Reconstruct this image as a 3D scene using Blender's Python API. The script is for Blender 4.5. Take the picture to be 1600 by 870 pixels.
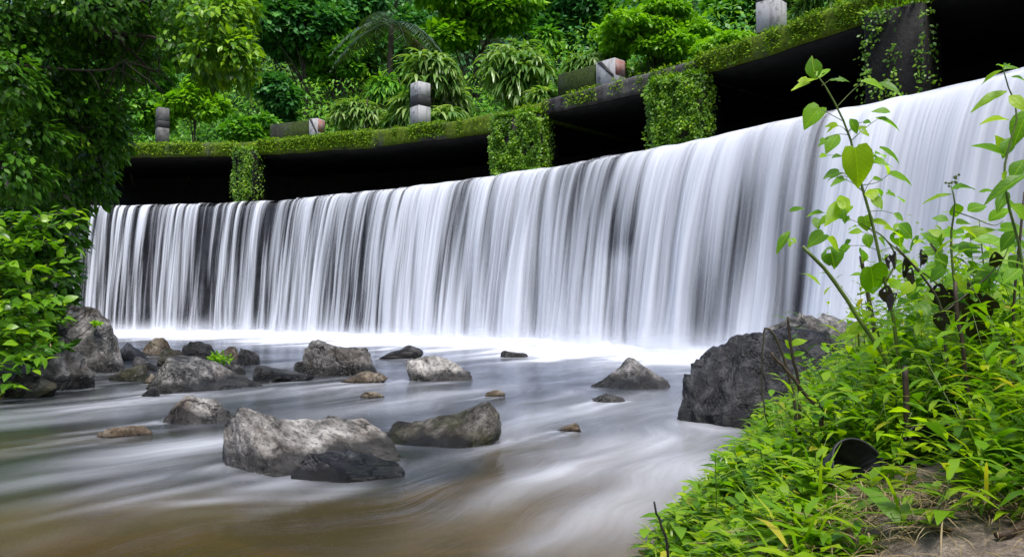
import bpy, math, random
import numpy as np
from mathutils import Vector, Matrix

for o in list(bpy.data.objects):
    bpy.data.objects.remove(o)
sc = bpy.context.scene
col = sc.collection
R = math.radians
rng = np.random.default_rng(7)
random.seed(7)

# ------------------------------------------------------------------ camera
FPX, CX, CY, HOR = 1250.0, 800.0, 435.0, 481.0
CAMZ = 0.8
PITCH = math.atan((HOR - CY) / FPX)
cd = bpy.data.cameras.new('camera')
cam = bpy.data.objects.new('camera', cd)
col.objects.link(cam)
cam.location = (0, 0, CAMZ)
cam.rotation_euler = (math.pi / 2 + PITCH, 0, 0)
cd.sensor_width = 36
cd.lens = FPX / 1600 * 36
cd.clip_start = 0.05
cd.clip_end = 800
sc.camera = cam

# ------------------------------------------------------------------ light
w = bpy.data.worlds.new('World')
sc.world = w
w.use_nodes = True
wn = w.node_tree
bg = wn.nodes['Background']
sky = wn.nodes.new('ShaderNodeTexSky')
sky.sky_type = 'NISHITA'
sky.sun_disc = False
SUN_EL, SUN_AZ = R(66), R(162)      # azimuth clockwise from +Y: behind the camera to the right
sky.sun_elevation = SUN_EL
sky.sun_rotation = SUN_AZ
sky.air_density = 1.0
sky.dust_density = 2.5
sky.ozone_density = 0.6
wn.links.new(sky.outputs[0], bg.inputs[0])
bg.inputs[1].default_value = 0.13
sd_ = bpy.data.lights.new('sun', 'SUN')
sd_.energy = 2.3
sd_.angle = R(16)
sd_.color = (1.0, 0.98, 0.94)
sun = bpy.data.objects.new('sun', sd_)
col.objects.link(sun)
sdir = Vector((math.sin(SUN_AZ) * math.cos(SUN_EL), math.cos(SUN_AZ) * math.cos(SUN_EL), math.sin(SUN_EL)))
sun.rotation_euler = sdir.to_track_quat('Z', 'Y').to_euler()
sc.view_settings.view_transform = 'Standard'
sc.view_settings.look = 'None'
sc.view_settings.gamma = 1
sc.view_settings.exposure = 0.85
sc.view_settings.use_curve_mapping = False
sc.render.engine = 'CYCLES'
sc.cycles.use_denoising = True
sc.cycles.max_bounces = 8
sc.cycles.diffuse_bounces = 3
sc.cycles.glossy_bounces = 3
sc.cycles.transmission_bounces = 4
sc.cycles.transparent_max_bounces = 16
sc.cycles.sample_clamp_indirect = 6

# ------------------------------------------------------------------ helpers
CP, SP = math.cos(PITCH), math.sin(PITCH)

def P(px, py, Y):
    """point of the place seen at photo pixel (px,py), at distance Y ahead of the tripod"""
    a = (px - CX) / FPX
    b = -(py - CY) / FPX
    dy = CP - b * SP
    dz = SP + b * CP
    return np.array([a / dy * Y, Y, CAMZ + dz / dy * Y])

def Pz(px, py, z):
    a = (px - CX) / FPX
    b = -(py - CY) / FPX
    dy = CP - b * SP
    dz = SP + b * CP
    Y = (z - CAMZ) * dy / dz
    return np.array([a / dy * Y, Y, z])

def unit(v):
    v = np.asarray(v, float)
    return v / np.maximum(np.linalg.norm(v, axis=-1, keepdims=True), 1e-9)

def smooth(x, a, b):
    t = np.clip((x - a) / (b - a), 0, 1)
    return t * t * (3 - 2 * t)

def _hash(i, j, k, s):
    i = i.astype(np.int64); j = j.astype(np.int64); k = k.astype(np.int64)
    h = (i * 374761393 + j * 668265263 + k * 2147483647 + s * 1274126177) & 0xFFFFFFFF
    h = ((h ^ (h >> 13)) * 1274126177) & 0xFFFFFFFF
    h = ((h ^ (h >> 16)) * 2246822519) & 0xFFFFFFFF
    h = h ^ (h >> 15)
    return (h & 0xFFFFFF) / float(0xFFFFFF)

def vnoise(p, seed=0):
    p = np.asarray(p, float)
    f = np.floor(p)
    t = p - f
    t = t * t * (3 - 2 * t)
    i, j, k = f[..., 0], f[..., 1], f[..., 2]
    r = 0
    for a in (0, 1):
        for b in (0, 1):
            for c in (0, 1):
                wgt = (t[..., 0] if a else 1 - t[..., 0]) * (t[..., 1] if b else 1 - t[..., 1]) * (t[..., 2] if c else 1 - t[..., 2])
                r = r + wgt * _hash(i + a, j + b, k + c, seed)
    return r

def fbm(p, seed=0, octv=4, gain=0.5):
    s, a, tot = 0, 1.0, 0
    p = np.asarray(p, float)
    for o in range(octv):
        s = s + a * vnoise(p * 2.03 ** o, seed + o * 17)
        tot += a
        a *= gain
    return s / tot

def set_mesh(me, V, F):
    V = np.asarray(V, np.float32)
    F = np.asarray(F, np.int32)
    n, k = F.shape
    me.vertices.add(len(V))
    me.vertices.foreach_set('co', V.ravel())
    me.loops.add(n * k)
    me.loops.foreach_set('vertex_index', F.ravel())
    me.polygons.add(n)
    me.polygons.foreach_set('loop_start', np.arange(0, n * k, k, dtype=np.int32))
    me.polygons.foreach_set('loop_total', np.full(n, k, np.int32))
    me.update(calc_edges=True)

def make_mesh(name, V, F, mat=None, smooth_sh=True, attrs=None):
    me = bpy.data.meshes.new(name)
    set_mesh(me, V, F)
    if smooth_sh:
        me.polygons.foreach_set('use_smooth', np.ones(len(me.polygons), bool))
    for an, av in (attrs or {}).items():
        at = me.attributes.new(an, 'FLOAT', 'POINT')
        at.data.foreach_set('value', np.asarray(av, np.float32).ravel())
    if mat:
        me.materials.append(mat)
    return me

def link(name, me, parent=None, loc=None, rot=None, scale=None):
    o = bpy.data.objects.new(name, me)
    col.objects.link(o)
    if parent is not None:
        o.parent = parent
    if loc is not None:
        o.location = loc
    if rot is not None:
        o.rotation_euler = rot
    if scale is not None:
        o.scale = scale
    return o

def obj(name, V, F, mat, parent=None, smooth_sh=True, attrs=None):
    V = np.asarray(V, float)
    if parent is not None:                 # geometry is given in world coordinates
        V = V - np.array(WLOC[parent.name])
    return link(name, make_mesh(name, V, F, mat, smooth_sh, attrs), parent)

WLOC = {}

def thing(name, label, cat, loc=(0, 0, 0), group=None):
    o = link(name, None)
    o.location = [float(c) for c in loc]
    o.empty_display_size = 0.1
    WLOC[o.name] = tuple(float(c) for c in loc)
    return tag(o, label, cat, group)

def tag(o, label=None, cat=None, group=None, kind=None):
    if label: o['label'] = label
    if cat: o['category'] = cat
    if group: o['group'] = group
    if kind: o['kind'] = kind
    return o

class MB:
    """collects pieces of one part; quads only (triangles repeat a vertex as a degenerate-free list of its own)"""
    def __init__(s):
        s.V, s.F, s.n = [], [], 0
    def add(s, V, F):
        V = np.asarray(V, float); F = np.asarray(F, int)
        s.V.append(V); s.F.append(F + s.n); s.n += len(V)
    def tube(s, pts, rad, sides=6, cap=True):
        V, F = tube(pts, rad, sides)
        s.add(V, F)
    def arr(s):
        return np.concatenate(s.V), np.concatenate(s.F)
    def build(s, name, mat, parent=None, smooth_sh=True):
        V, F = s.arr()
        return obj(name, V, F, mat, parent, smooth_sh)

def tube(pts, rad, sides=6):
    pts = np.asarray(pts, float)
    n = len(pts)
    rad = np.broadcast_to(np.asarray(rad, float), (n,))
    t = np.gradient(pts, axis=0)
    t = unit(t)
    ref = np.array([0.31, 0.17, 0.93]) if abs(t[0][2]) < 0.9 else np.array([0.9, 0.3, 0.1])
    b = unit(np.cross(t, ref)); c = np.cross(t, b)
    ang = np.linspace(0, 2 * math.pi, sides, endpoint=False)
    V = (pts[:, None, :] + rad[:, None, None] * (np.cos(ang)[None, :, None] * b[:, None, :] + np.sin(ang)[None, :, None] * c[:, None, :])).reshape(-1, 3)
    F = []
    for i in range(n - 1):
        for j in range(sides):
            k = (j + 1) % sides
            F.append((i * sides + j, i * sides + k, (i + 1) * sides + k, (i + 1) * sides + j))
    m = len(V)
    V = np.vstack([V, pts[0], pts[-1]])
    for j in range(0, sides):
        k = (j + 1) % sides
        F.append((m, k, j, m)) ; F.append((m + 1, (n - 1) * sides + j, (n - 1) * sides + k, m + 1))
    # caps as quads would be degenerate: replace by fan quads over pairs
    F = [f for f in F if len(set(f)) == 4]
    if sides == 6:
        F += [(5, 2, 1, 0), (5, 4, 3, 2)]
        q = (n - 1) * 6
        F += [(q, q + 1, q + 2, q + 5), (q + 2, q + 3, q + 4, q + 5)]
    elif sides == 4:
        q = (n - 1) * 4
        F += [(3, 2, 1, 0), (q, q + 1, q + 2, q + 3)]
    return V[:m], np.array(F)

def curve_pts(pts, n):
    """smooth Catmull-Rom through the points"""
    pts = np.asarray(pts, float)
    q = np.vstack([2 * pts[0] - pts[1], pts, 2 * pts[-1] - pts[-2]])
    out = []
    m = len(pts) - 1
    for u in np.linspace(0, m, n):
        i = min(int(u), m - 1); t = u - i
        p0, p1, p2, p3 = q[i], q[i + 1], q[i + 2], q[i + 3]
        out.append(0.5 * (2 * p1 + (p2 - p0) * t + (2 * p0 - 5 * p1 + 4 * p2 - p3) * t * t + (3 * p1 - p0 - 3 * p2 + p3) * t ** 3))
    return np.array(out)

def grid_faces(nr, nc):
    i = np.arange(nr - 1)[:, None] * nc + np.arange(nc - 1)[None, :]
    return np.stack([i, i + 1, i + nc + 1, i + nc], -1).reshape(-1, 4)

def box(c, ax, ay, az, hx, hy, hz, ch=0.0):
    """box with axes ax, ay, az (unit) and half sizes; chamfered edges when ch > 0"""
    c = np.asarray(c, float)
    if ch <= 0:
        S = [(-1, -1, -1), (1, -1, -1), (1, 1, -1), (-1, 1, -1), (-1, -1, 1), (1, -1, 1), (1, 1, 1), (-1, 1, 1)]
        V = [c + sx * hx * ax + sy * hy * ay + sz * hz * az for sx, sy, sz in S]
        F = [(0, 3, 2, 1), (4, 5, 6, 7), (0, 1, 5, 4), (1, 2, 6, 5), (2, 3, 7, 6), (3, 0, 4, 7)]
        return np.array(V), np.array(F)
    ring = [(-1, -1, 1, 0), (-1, -1, 0, 1), (-1, 1, 0, -1), (-1, 1, 1, 0), (1, 1, -1, 0), (1, 1, 0, -1), (1, -1, 0, 1), (1, -1, -1, 0)]
    ring = [(-hx, -hy + ch), (-hx, hy - ch), (-hx + ch, hy), (hx - ch, hy), (hx, hy - ch), (hx, -hy + ch), (hx - ch, -hy), (-hx + ch, -hy)]
    ring = ring[::-1]
    V, F = [], []
    for z, k in ((-hz, ch), (-hz + ch, 0), (hz - ch, 0), (hz, ch)):
        for x, y in ring:
            V.append(c + (x - math.copysign(k, x)) * ax + (y - math.copysign(k, y)) * ay + z * az)
    for l in range(3):
        for j in range(8):
            k = (j + 1) % 8
            F.append((l * 8 + j, l * 8 + k, l * 8 + 8 + k, l * 8 + 8 + j))
    F += [(3, 2, 1, 0), (7, 4, 3, 0), (7, 6, 5, 4), (24, 25, 26, 27), (24, 27, 28, 31), (28, 29, 30, 31)]
    return np.array(V), np.array(F)

# ------------------------------------------------------------------ materials
class NT:
    def __init__(s, name):
        s.m = bpy.data.materials.new(name)
        s.m.use_nodes = True
        s.t = s.m.node_tree
        s.t.nodes.clear()
        s.out = s.t.nodes.new('ShaderNodeOutputMaterial')
    def n(s, typ, ins=None, **props):
        nd = s.t.nodes.new('ShaderNode' + typ)
        for k, v in props.items():
            setattr(nd, k, v)
        for k, v in (ins or {}).items():
            s.set(nd.inputs[k], v)
        return nd
    def set(s, sock, v):
        if hasattr(v, 'is_output') or isinstance(v, bpy.types.NodeSocket):
            s.t.links.new(v, sock)
        else:
            if isinstance(v, tuple) and len(v) == 3 and len(getattr(sock, 'default_value', (0,))) == 4:
                v = v + (1,)
            sock.default_value = v
    def ramp(s, fac, stops, interp='LINEAR'):
        r = s.n('ValToRGB', {0: fac})
        e = r.color_ramp
        e.interpolation = interp
        while len(e.elements) < len(stops):
            e.elements.new(0.5)
        for el, (p, c) in zip(e.elements, stops):
            el.position = p
            el.color = (c if len(c) == 4 else tuple(c) + (1,)) if isinstance(c, tuple) else (c, c, c, 1)
        return r.outputs[0]
    def math(s, op, a, b=0.0, c=None, clamp=False):
        m = s.n('Math', {0: a, 1: b}, operation=op, use_clamp=clamp)
        if c is not None: s.set(m.inputs[2], c)
        return m.outputs[0]
    def mix(s, f, a, b, mode='MIX'):
        m = s.n('MixRGB', {0: f, 1: a, 2: b}, blend_type=mode)
        return m.outputs[0]
    def noise(s, vec, scale, detail=4, rough=0.55, dist=0.0):
        return s.n('TexNoise', {'Vector': vec, 'Scale': scale, 'Detail': detail, 'Roughness': rough, 'Distortion': dist}).outputs[0]
    def mapping(s, vec, scale=(1, 1, 1), rot=(0, 0, 0), loc=(0, 0, 0)):
        return s.n('Mapping', {'Vector': vec, 'Scale': scale, 'Rotation': rot, 'Location': loc}).outputs[0]
    def bump(s, h, strength=0.3, dist=0.02, normal=None):
        i = {'Height': h, 'Strength': strength, 'Distance': dist}
        if normal is not None: i['Normal'] = normal
        return s.n('Bump', i).outputs[0]
    def done(s, shader):
        s.t.links.new(shader, s.out.inputs[0])
        return s.m

def leaf_mat(name, stops, rough=0.42, trans=0.35, spec=0.5, per_object=False, tcol=1.5):
    """a leaf: colour differs leaf by leaf, light shines through the blade"""
    k = NT(name)
    if per_object:
        rnd = k.n('ObjectInfo').outputs['Random']
    else:
        rnd = k.n('Attribute', attribute_name='lv').outputs['Fac']
    c = k.ramp(rnd, stops)
    geo = k.n('NewGeometry')
    nz = k.noise(geo.outputs['Position'], 9 if per_object else 3, 3)
    c = k.mix(k.math('MULTIPLY', nz, 0.40), c, tuple(x * 0.45 for x in stops[0][1]), 'MIX')
    hgt = k.noise(geo.outputs['Position'], 60, 2)
    b = k.bump(hgt, 0.15, 0.01)
    if per_object:
        xyz = k.n('SeparateXYZ', {0: k.n('TexCoord').outputs['Object']})
        ax_ = k.math('ABSOLUTE', xyz.outputs[0])
        fr_ = k.math('FRACT', k.math('MULTIPLY', k.math('SUBTRACT', xyz.outputs[1], k.math('MULTIPLY', ax_, 0.75)), 7.0))
        vein = k.math('MAXIMUM', k.ramp(fr_, [(0.0, 1.0), (0.10, 0.0)]), k.ramp(ax_, [(0.008, 1.0), (0.024, 0.0)]))
        c = k.mix(k.math('MULTIPLY', vein, 0.38), c, tuple(min(1, x * 1.5) for x in stops[-1][1]))
        blot = k.noise(k.n('VectorMath', {0: k.n('TexCoord').outputs['Object'], 1: k.n('CombineXYZ', {0: k.math('MULTIPLY', rnd, 40.0)}).outputs[0]}, operation='ADD').outputs[0], 4.0, 4)
        c = k.mix(k.ramp(blot, [(0.62, 0.0), (0.70, 0.55)]), c, (0.16, 0.12, 0.02) if stops[-1][1][1] > 0.2 else stops[0][1])
        b = k.bump(k.math('ADD', fr_, k.math('MULTIPLY', vein, -0.5)), 0.35, 0.006, b)
    pb = k.n('BsdfPrincipled', {'Base Color': c, 'Roughness': rough, 'Specular IOR Level': spec, 'Normal': b})
    tc = k.mix(1.0, c, (tcol, tcol * 1.05, tcol * 0.35), 'MULTIPLY')
    tr = k.n('BsdfTranslucent', {'Color': tc})
    ms = k.n('MixShader', {0: trans, 1: pb.outputs[0], 2: tr.outputs[0]})
    return k.done(ms.outputs[0])

def bark_mat(name, c0, c1, rough=0.8, sc_=18):
    k = NT(name)
    pos = k.n('NewGeometry').outputs['Position']
    n1 = k.noise(k.mapping(pos, (1, 1, 0.25)), sc_, 4)
    c = k.ramp(n1, [(0.3, c0), (0.7, c1)])
    return k.done(k.n('BsdfPrincipled', {'Base Color': c, 'Roughness': rough, 'Normal': k.bump(n1, 0.5, 0.01)}).outputs[0])

def rock_mat(name, dark, mid, light, brown, brown_amt=0.5, wet=0.10, gloss=0.28, scale=1.0, moss=0.0):
    k = NT(name)
    tc = k.n('TexCoord').outputs['Object']
    rnd = k.n('ObjectInfo').outputs['Random']
    off = k.n('CombineXYZ', {0: k.math('MULTIPLY', rnd, 37.0), 1: k.math('MULTIPLY', rnd, 11.0), 2: rnd}).outputs[0]
    v = k.n('VectorMath', {0: tc, 1: off}, operation='ADD').outputs[0]
    n1 = k.noise(v, 6 * scale, 8, 0.68, 0.35)
    n2 = k.noise(v, 2.6 * scale, 4, 0.55)
    n3 = k.noise(v, 30 * scale, 5, 0.7)
    c = k.ramp(n1, [(0.36, dark), (0.48, mid), (0.64, light)])
    c = k.mix(k.math('MULTIPLY', k.ramp(n2, [(0.5, 0.0), (0.62, 1.0)]), brown_amt), c, brown)
    c = k.mix(k.ramp(n3, [(0.38, 0.65), (0.52, 0.0)]), c, tuple(x * 0.4 for x in dark))
    n4 = k.noise(v, 1.3 * scale, 5, 0.6, 0.8)
    crack = k.ramp(k.math('ABSOLUTE', k.math('SUBTRACT', n4, 0.5)), [(0.0, 1.0), (0.02, 0.0)])
    c = k.mix(k.math('MULTIPLY', crack, 0.7), c, tuple(x * 0.35 for x in dark))
    # the splash zone above the water stays wet
    z = k.n('SeparateXYZ', {0: k.n('NewGeometry').outputs['Position']}).outputs[2]
    wz = k.math('ADD', z, k.math('MULTIPLY', k.math('SUBTRACT', n2, 0.5), -wet * 1.6))
    wetf = k.math('SUBTRACT', 1.0, k.n('MapRange', {0: wz, 1: wet * 0.55, 2: wet * 0.95}).outputs[0])
    c = k.mix(k.math('MULTIPLY', wetf, 0.88), c, tuple(x * 0.35 for x in dark))
    if moss > 0:
        c = k.mix(k.math('MULTIPLY', k.ramp(k.noise(v, 4.5, 5), [(0.5, 0.0), (0.62, 1.0)]), moss), c, (0.07, 0.075, 0.012))
    n5 = k.noise(v, 75 * scale, 4, 0.7)
    h = k.math('ADD', k.math('ADD', k.math('MULTIPLY', n1, 0.9), k.math('ADD', k.math('MULTIPLY', n3, 0.6), k.math('MULTIPLY', n5, 0.22))), k.math('MULTIPLY', crack, -0.35))
    b = k.bump(h, 1.0, 0.055 / scale)
    ro = k.math('SUBTRACT', gloss, k.math('MULTIPLY', wetf, 0.14))
    return k.done(k.n('BsdfPrincipled', {'Base Color': c, 'Roughness': ro, 'Specular IOR Level': 0.5, 'Normal': b}).outputs[0])

M = {}
M['leaf_fg'] = leaf_mat('leaf_foreground', [(0.0, (0.079, 0.218, 0.008)), (0.5, (0.191, 0.409, 0.011)), (1.0, (0.396, 0.568, 0.011))], 0.42, 0.5, spec=0.35, per_object=True, tcol=1.7)
M['leaf_herb'] = leaf_mat('leaf_herb', [(0.0, (0.030, 0.104, 0.005)), (0.45, (0.159, 0.342, 0.007)), (0.9, (0.366, 0.525, 0.010)), (1.0, (0.488, 0.439, 0.037))], 0.34, 0.42)
M['leaf_tree'] = leaf_mat('leaf_overhang', [(0.0, (0.022, 0.084, 0.011)), (0.6, (0.098, 0.260, 0.019)), (1.0, (0.331, 0.559, 0.019))], 0.32, 0.32, spec=0.28)
M['leaf_tree_o'] = leaf_mat('leaf_overhang_single', [(0.0, (0.022, 0.084, 0.011)), (0.6, (0.098, 0.260, 0.019)), (1.0, (0.331, 0.559, 0.019))], 0.30, 0.32, per_object=True, spec=0.28)
M['leaf_shrub'] = leaf_mat('leaf_shrub', [(0.0, (0.031, 0.113, 0.009)), (0.6, (0.134, 0.330, 0.012)), (1.0, (0.313, 0.526, 0.015))], 0.34, 0.40)
M['leaf_shrub_o'] = leaf_mat('leaf_shrub_single', [(0.0, (0.031, 0.113, 0.009)), (0.6, (0.134, 0.330, 0.012)), (1.0, (0.313, 0.526, 0.015))], 0.32, 0.40, per_object=True)
M['leaf_dark'] = leaf_mat('leaf_dark', [(0.0, (0.019, 0.088, 0.024)), (0.6, (0.059, 0.218, 0.046)), (1.0, (0.135, 0.354, 0.055))], 0.42, 0.28, spec=0.22)
M['leaf_mid'] = leaf_mat('leaf_mid', [(0.0, (0.040, 0.157, 0.020)), (0.6, (0.125, 0.343, 0.029)), (1.0, (0.271, 0.524, 0.031))], 0.40, 0.32, spec=0.22)
M['leaf_bright'] = leaf_mat('leaf_bright', [(0.0, (0.079, 0.222, 0.013)), (0.6, (0.197, 0.443, 0.016)), (1.0, (0.356, 0.618, 0.023))], 0.38, 0.36, spec=0.22)
M['leaf_bamboo'] = leaf_mat('leaf_bamboo', [(0.0, (0.053, 0.152, 0.023)), (0.6, (0.172, 0.329, 0.057)), (1.0, (0.398, 0.531, 0.164))], 0.32, 0.34)
M['leaf_palm'] = leaf_mat('leaf_palm', [(0.0, (0.030, 0.070, 0.020)), (0.6, (0.055, 0.105, 0.035)), (1.0, (0.100, 0.150, 0.070))], 0.35, 0.25)
M['leaf_palm_dry'] = leaf_mat('leaf_palm_dry', [(0.0, (0.084, 0.059, 0.025)), (1.0, (0.182, 0.140, 0.070))], 0.6, 0.25, tcol=1.0)
M['vine'] = leaf_mat('vine_leaf', [(0.0, (0.042, 0.135, 0.009)), (0.6, (0.171, 0.365, 0.009)), (1.0, (0.369, 0.569, 0.016))], 0.45, 0.35)
M['moss_tuft'] = leaf_mat('moss_tuft', [(0.0, (0.055, 0.135, 0.007)), (0.6, (0.178, 0.333, 0.007)), (1.0, (0.328, 0.476, 0.009))], 0.7, 0.3, spec=0.2)
M['straw'] = leaf_mat('straw', [(0.0, (0.16, 0.11, 0.045)), (0.6, (0.30, 0.22, 0.10)), (1.0, (0.44, 0.36, 0.20))], 0.6, 0.2, tcol=1.0)
M['dead'] = leaf_mat('dead_leaf', [(0.0, (0.012, 0.008, 0.005)), (1.0, (0.045, 0.028, 0.018))], 0.5, 0.1, per_object=True, tcol=1.0)
M['litter'] = leaf_mat('fallen_leaf', [(0.0, (0.16, 0.10, 0.06)), (1.0, (0.30, 0.20, 0.13))], 0.5, 0.1, per_object=True, tcol=1.0)
M['stem'] = bark_mat('green_stem', (0.050, 0.090, 0.010), (0.110, 0.160, 0.020), 0.5, 60)
M['stem_dark'] = bark_mat('dark_stem', (0.018, 0.016, 0.008), (0.060, 0.050, 0.020), 0.6, 60)
M['stem_brown'] = bark_mat('brown_stem', (0.016, 0.010, 0.006), (0.060, 0.036, 0.018), 0.65, 60)
M['twig_black'] = bark_mat('black_twig', (0.008, 0.006, 0.006), (0.025, 0.020, 0.018), 0.6, 60)
M['bark'] = bark_mat('bark', (0.020, 0.016, 0.010), (0.060, 0.048, 0.030), 0.85, 10)
M['rock_grey'] = rock_mat('rock_grey', (0.022, 0.021, 0.020), (0.132, 0.126, 0.119), (0.396, 0.374, 0.358), (0.076, 0.048, 0.021), 0.45, 0.15)
M['rock_pale'] = rock_mat('rock_pale', (0.046, 0.039, 0.034), (0.288, 0.268, 0.242), (0.676, 0.635, 0.588), (0.137, 0.082, 0.037), 0.6, 0.13)
M['rock_slab'] = rock_mat('rock_slab', (0.038, 0.033, 0.029), (0.304, 0.280, 0.257), (0.670, 0.630, 0.586), (0.123, 0.074, 0.036), 0.5, 0.12)
M['rock_dark'] = rock_mat('rock_dark', (0.006, 0.006, 0.007), (0.033, 0.032, 0.034), (0.137, 0.133, 0.133), (0.027, 0.019, 0.009), 0.3, 0.10, 0.34)
M['rock_black'] = rock_mat('rock_black', (0.005, 0.005, 0.007), (0.026, 0.025, 0.028), (0.096, 0.094, 0.102), (0.018, 0.013, 0.009), 0.2, 0.12, 0.30, 1.6)
M['rock_tan'] = rock_mat('rock_tan', (0.062, 0.043, 0.023), (0.187, 0.140, 0.090), (0.359, 0.312, 0.242), (0.117, 0.062, 0.020), 0.5, 0.03)
M['rock_brown'] = rock_mat('rock_brown', (0.010, 0.008, 0.005), (0.052, 0.044, 0.031), (0.201, 0.186, 0.162), (0.044, 0.026, 0.006), 0.7, 0.08, 0.30, 1.0, 0.3)

def concrete(name, base, dark, mossy, moss_lo=0.48, moss_hi=0.60, wet=0.55):
    k = NT(name)
    pos = k.n('NewGeometry').outputs['Position']
    n1 = k.noise(pos, 2.2, 6, 0.6)
    n2 = k.noise(pos, 14, 5, 0.6)
    nm = k.noise(k.mapping(pos, (1, 1, 0.7), loc=(3, 7, 1)), 1.1, 7, 0.62)
    run = k.noise(k.mapping(pos, (1, 1, 0.12)), 4.5, 4)
    c = k.ramp(n1, [(0.3, dark), (0.68, base)])
    c = k.mix(k.ramp(run, [(0.45, 0.0), (0.65, 0.7)]), c, tuple(x * 0.35 for x in dark))
    mf = k.math('MULTIPLY', k.ramp(nm, [(moss_lo, 0.0), (moss_hi, 1.0)]), 0.95)
    mc = k.ramp(n2, [(0.35, tuple(x * 0.4 for x in mossy)), (0.65, mossy)])
    c = k.mix(mf, c, mc)
    h = k.math('ADD', k.math('MULTIPLY', n2, 0.5), k.math('MULTIPLY', mf, k.noise(pos, 40, 3)))
    return k.done(k.n('BsdfPrincipled', {'Base Color': c, 'Roughness': wet, 'Specular IOR Level': 0.22, 'Normal': k.bump(h, 0.7, 0.04)}).outputs[0])
M['slab'] = concrete('deck_concrete', (0.11, 0.106, 0.10), (0.022, 0.021, 0.020), (0.125, 0.200, 0.004), 0.34, 0.48, 0.8)
M['slab_bare'] = concrete('deck_concrete_bare', (0.13, 0.122, 0.12), (0.030, 0.027, 0.027), (0.075, 0.115, 0.008), 0.55, 0.66, 0.75)
M['pier'] = concrete('pier_concrete', (0.085, 0.075, 0.07), (0.022, 0.020, 0.018), (0.040, 0.075, 0.008), 0.50, 0.60, 0.7)
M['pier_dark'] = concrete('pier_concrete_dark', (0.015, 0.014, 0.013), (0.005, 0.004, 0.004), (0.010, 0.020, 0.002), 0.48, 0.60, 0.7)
M['under'] = concrete('shade_dark_concrete', (0.012, 0.012, 0.013), (0.006, 0.006, 0.006), (0.006, 0.01, 0.004), 0.7, 0.8, 0.6)  # near black: the shade below the deck is put into this colour
M['weir'] = concrete('weir_face', (0.050, 0.052, 0.060), (0.012, 0.012, 0.015), (0.012, 0.018, 0.008), 0.62, 0.8, 0.35)
M['parapet'] = concrete('parapet_concrete', (0.10, 0.10, 0.09), (0.03, 0.03, 0.025), (0.045, 0.075, 0.008), 0.36, 0.5, 0.8)

def paint(name, c, worn, lo=0.55, hi=0.68):
    k = NT(name)
    pos = k.n('NewGeometry').outputs['Position']
    n1 = k.noise(pos, 7, 6, 0.65)
    n2 = k.noise(k.mapping(pos, (1, 1, 0.2)), 9, 4)
    cc = k.mix(k.ramp(n1, [(lo, 0.0), (hi, 0.85)]), c, worn)
    cc = k.mix(k.ramp(n2, [(0.5, 0.0), (0.75, 0.55)]), cc, tuple(x * 0.4 for x in worn))
    return k.done(k.n('BsdfPrincipled', {'Base Color': cc, 'Roughness': 0.7, 'Normal': k.bump(n1, 0.3, 0.02)}).outputs[0])
M['white_paint'] = paint('white_paint', (0.40, 0.395, 0.40), (0.08, 0.075, 0.07))
M['grey_paint'] = paint('grey_paint', (0.13, 0.127, 0.122), (0.05, 0.047, 0.045), 0.45, 0.6)
M['black_paint'] = paint('black_paint', (0.012, 0.012, 0.014), (0.05, 0.047, 0.045))
M['red_paint'] = paint('red_paint', (0.30, 0.11, 0.09), (0.30, 0.25, 0.23), 0.42, 0.6)

# ------------------------------------------------------------------ weir line
CREST_Z = 3.9
CREST_PX = [(90, 323.5), (160, 322.5), (280, 320.5), (400, 316), (500, 308), (600, 296), (680, 287), (760, 277), (830, 266), (900, 254),
            (980, 240), (1050, 228), (1150, 205), (1230, 189), (1300, 174), (1380, 158), (1450, 143), (1530, 125), (1600, 106)]
cp = [Pz(x, y, CREST_Z) for x, y in CREST_PX]
cp = [cp[0] + np.array([-3.2, 0.25, 0])] + cp + [np.array([7.55, 8.6, CREST_Z]), np.array([8.3, 6.9, CREST_Z])]
raw = curve_pts(cp, 700)
raw[:, 0:2] = np.stack([np.convolve(np.pad(raw[:, i], 30, 'edge'), np.ones(61) / 61, 'valid') for i in (0, 1)], 1) * 0.6 + raw[:, 0:2] * 0.4
sl = np.concatenate([[0], np.cumsum(np.linalg.norm(np.diff(raw[:, :2], axis=0), axis=1))])
SLEN = sl[-1]

def crest(s):
    s = np.asarray(s, float)
    return np.stack([np.interp(s, sl, raw[:, 0]), np.interp(s, sl, raw[:, 1])], -1)

def normal_up(s):
    """horizontal direction pointing upstream"""
    d = crest(np.asarray(s) + 0.6) - crest(np.asarray(s) - 0.6)
    d = unit(d)
    return np.stack([-d[..., 1], d[..., 0]], -1)

_ss = np.linspace(0, SLEN, 1500)
_cc = crest(_ss)
_pxs = CX + FPX * _cc[:, 0] / _cc[:, 1]

def s_at_px(px, du=0.0):
    c = _cc + normal_up(_ss) * du
    q = CX + FPX * c[:, 0] / c[:, 1] * 1.0
    return float(np.interp(px, q, _ss))

def wall_dist(x, y):
    """signed distance from the weir line, positive upstream"""
    pts = np.stack([x, y], -1)
    sub = _cc[::6]; ns = normal_up(_ss[::6])
    flat = pts.reshape(-1, 2)
    out = np.empty(len(flat))
    for a in range(0, len(flat), 20000):
        f = flat[a:a + 20000]
        d2 = ((f[:, None, :] - sub[None]) ** 2).sum(-1)
        i = d2.argmin(1)
        v = f - sub[i]
        out[a:a + 20000] = np.sqrt(d2[np.arange(len(f)), i]) * np.sign((v * ns[i]).sum(-1) + 1e-9)
    return out.reshape(x.shape)

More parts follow.
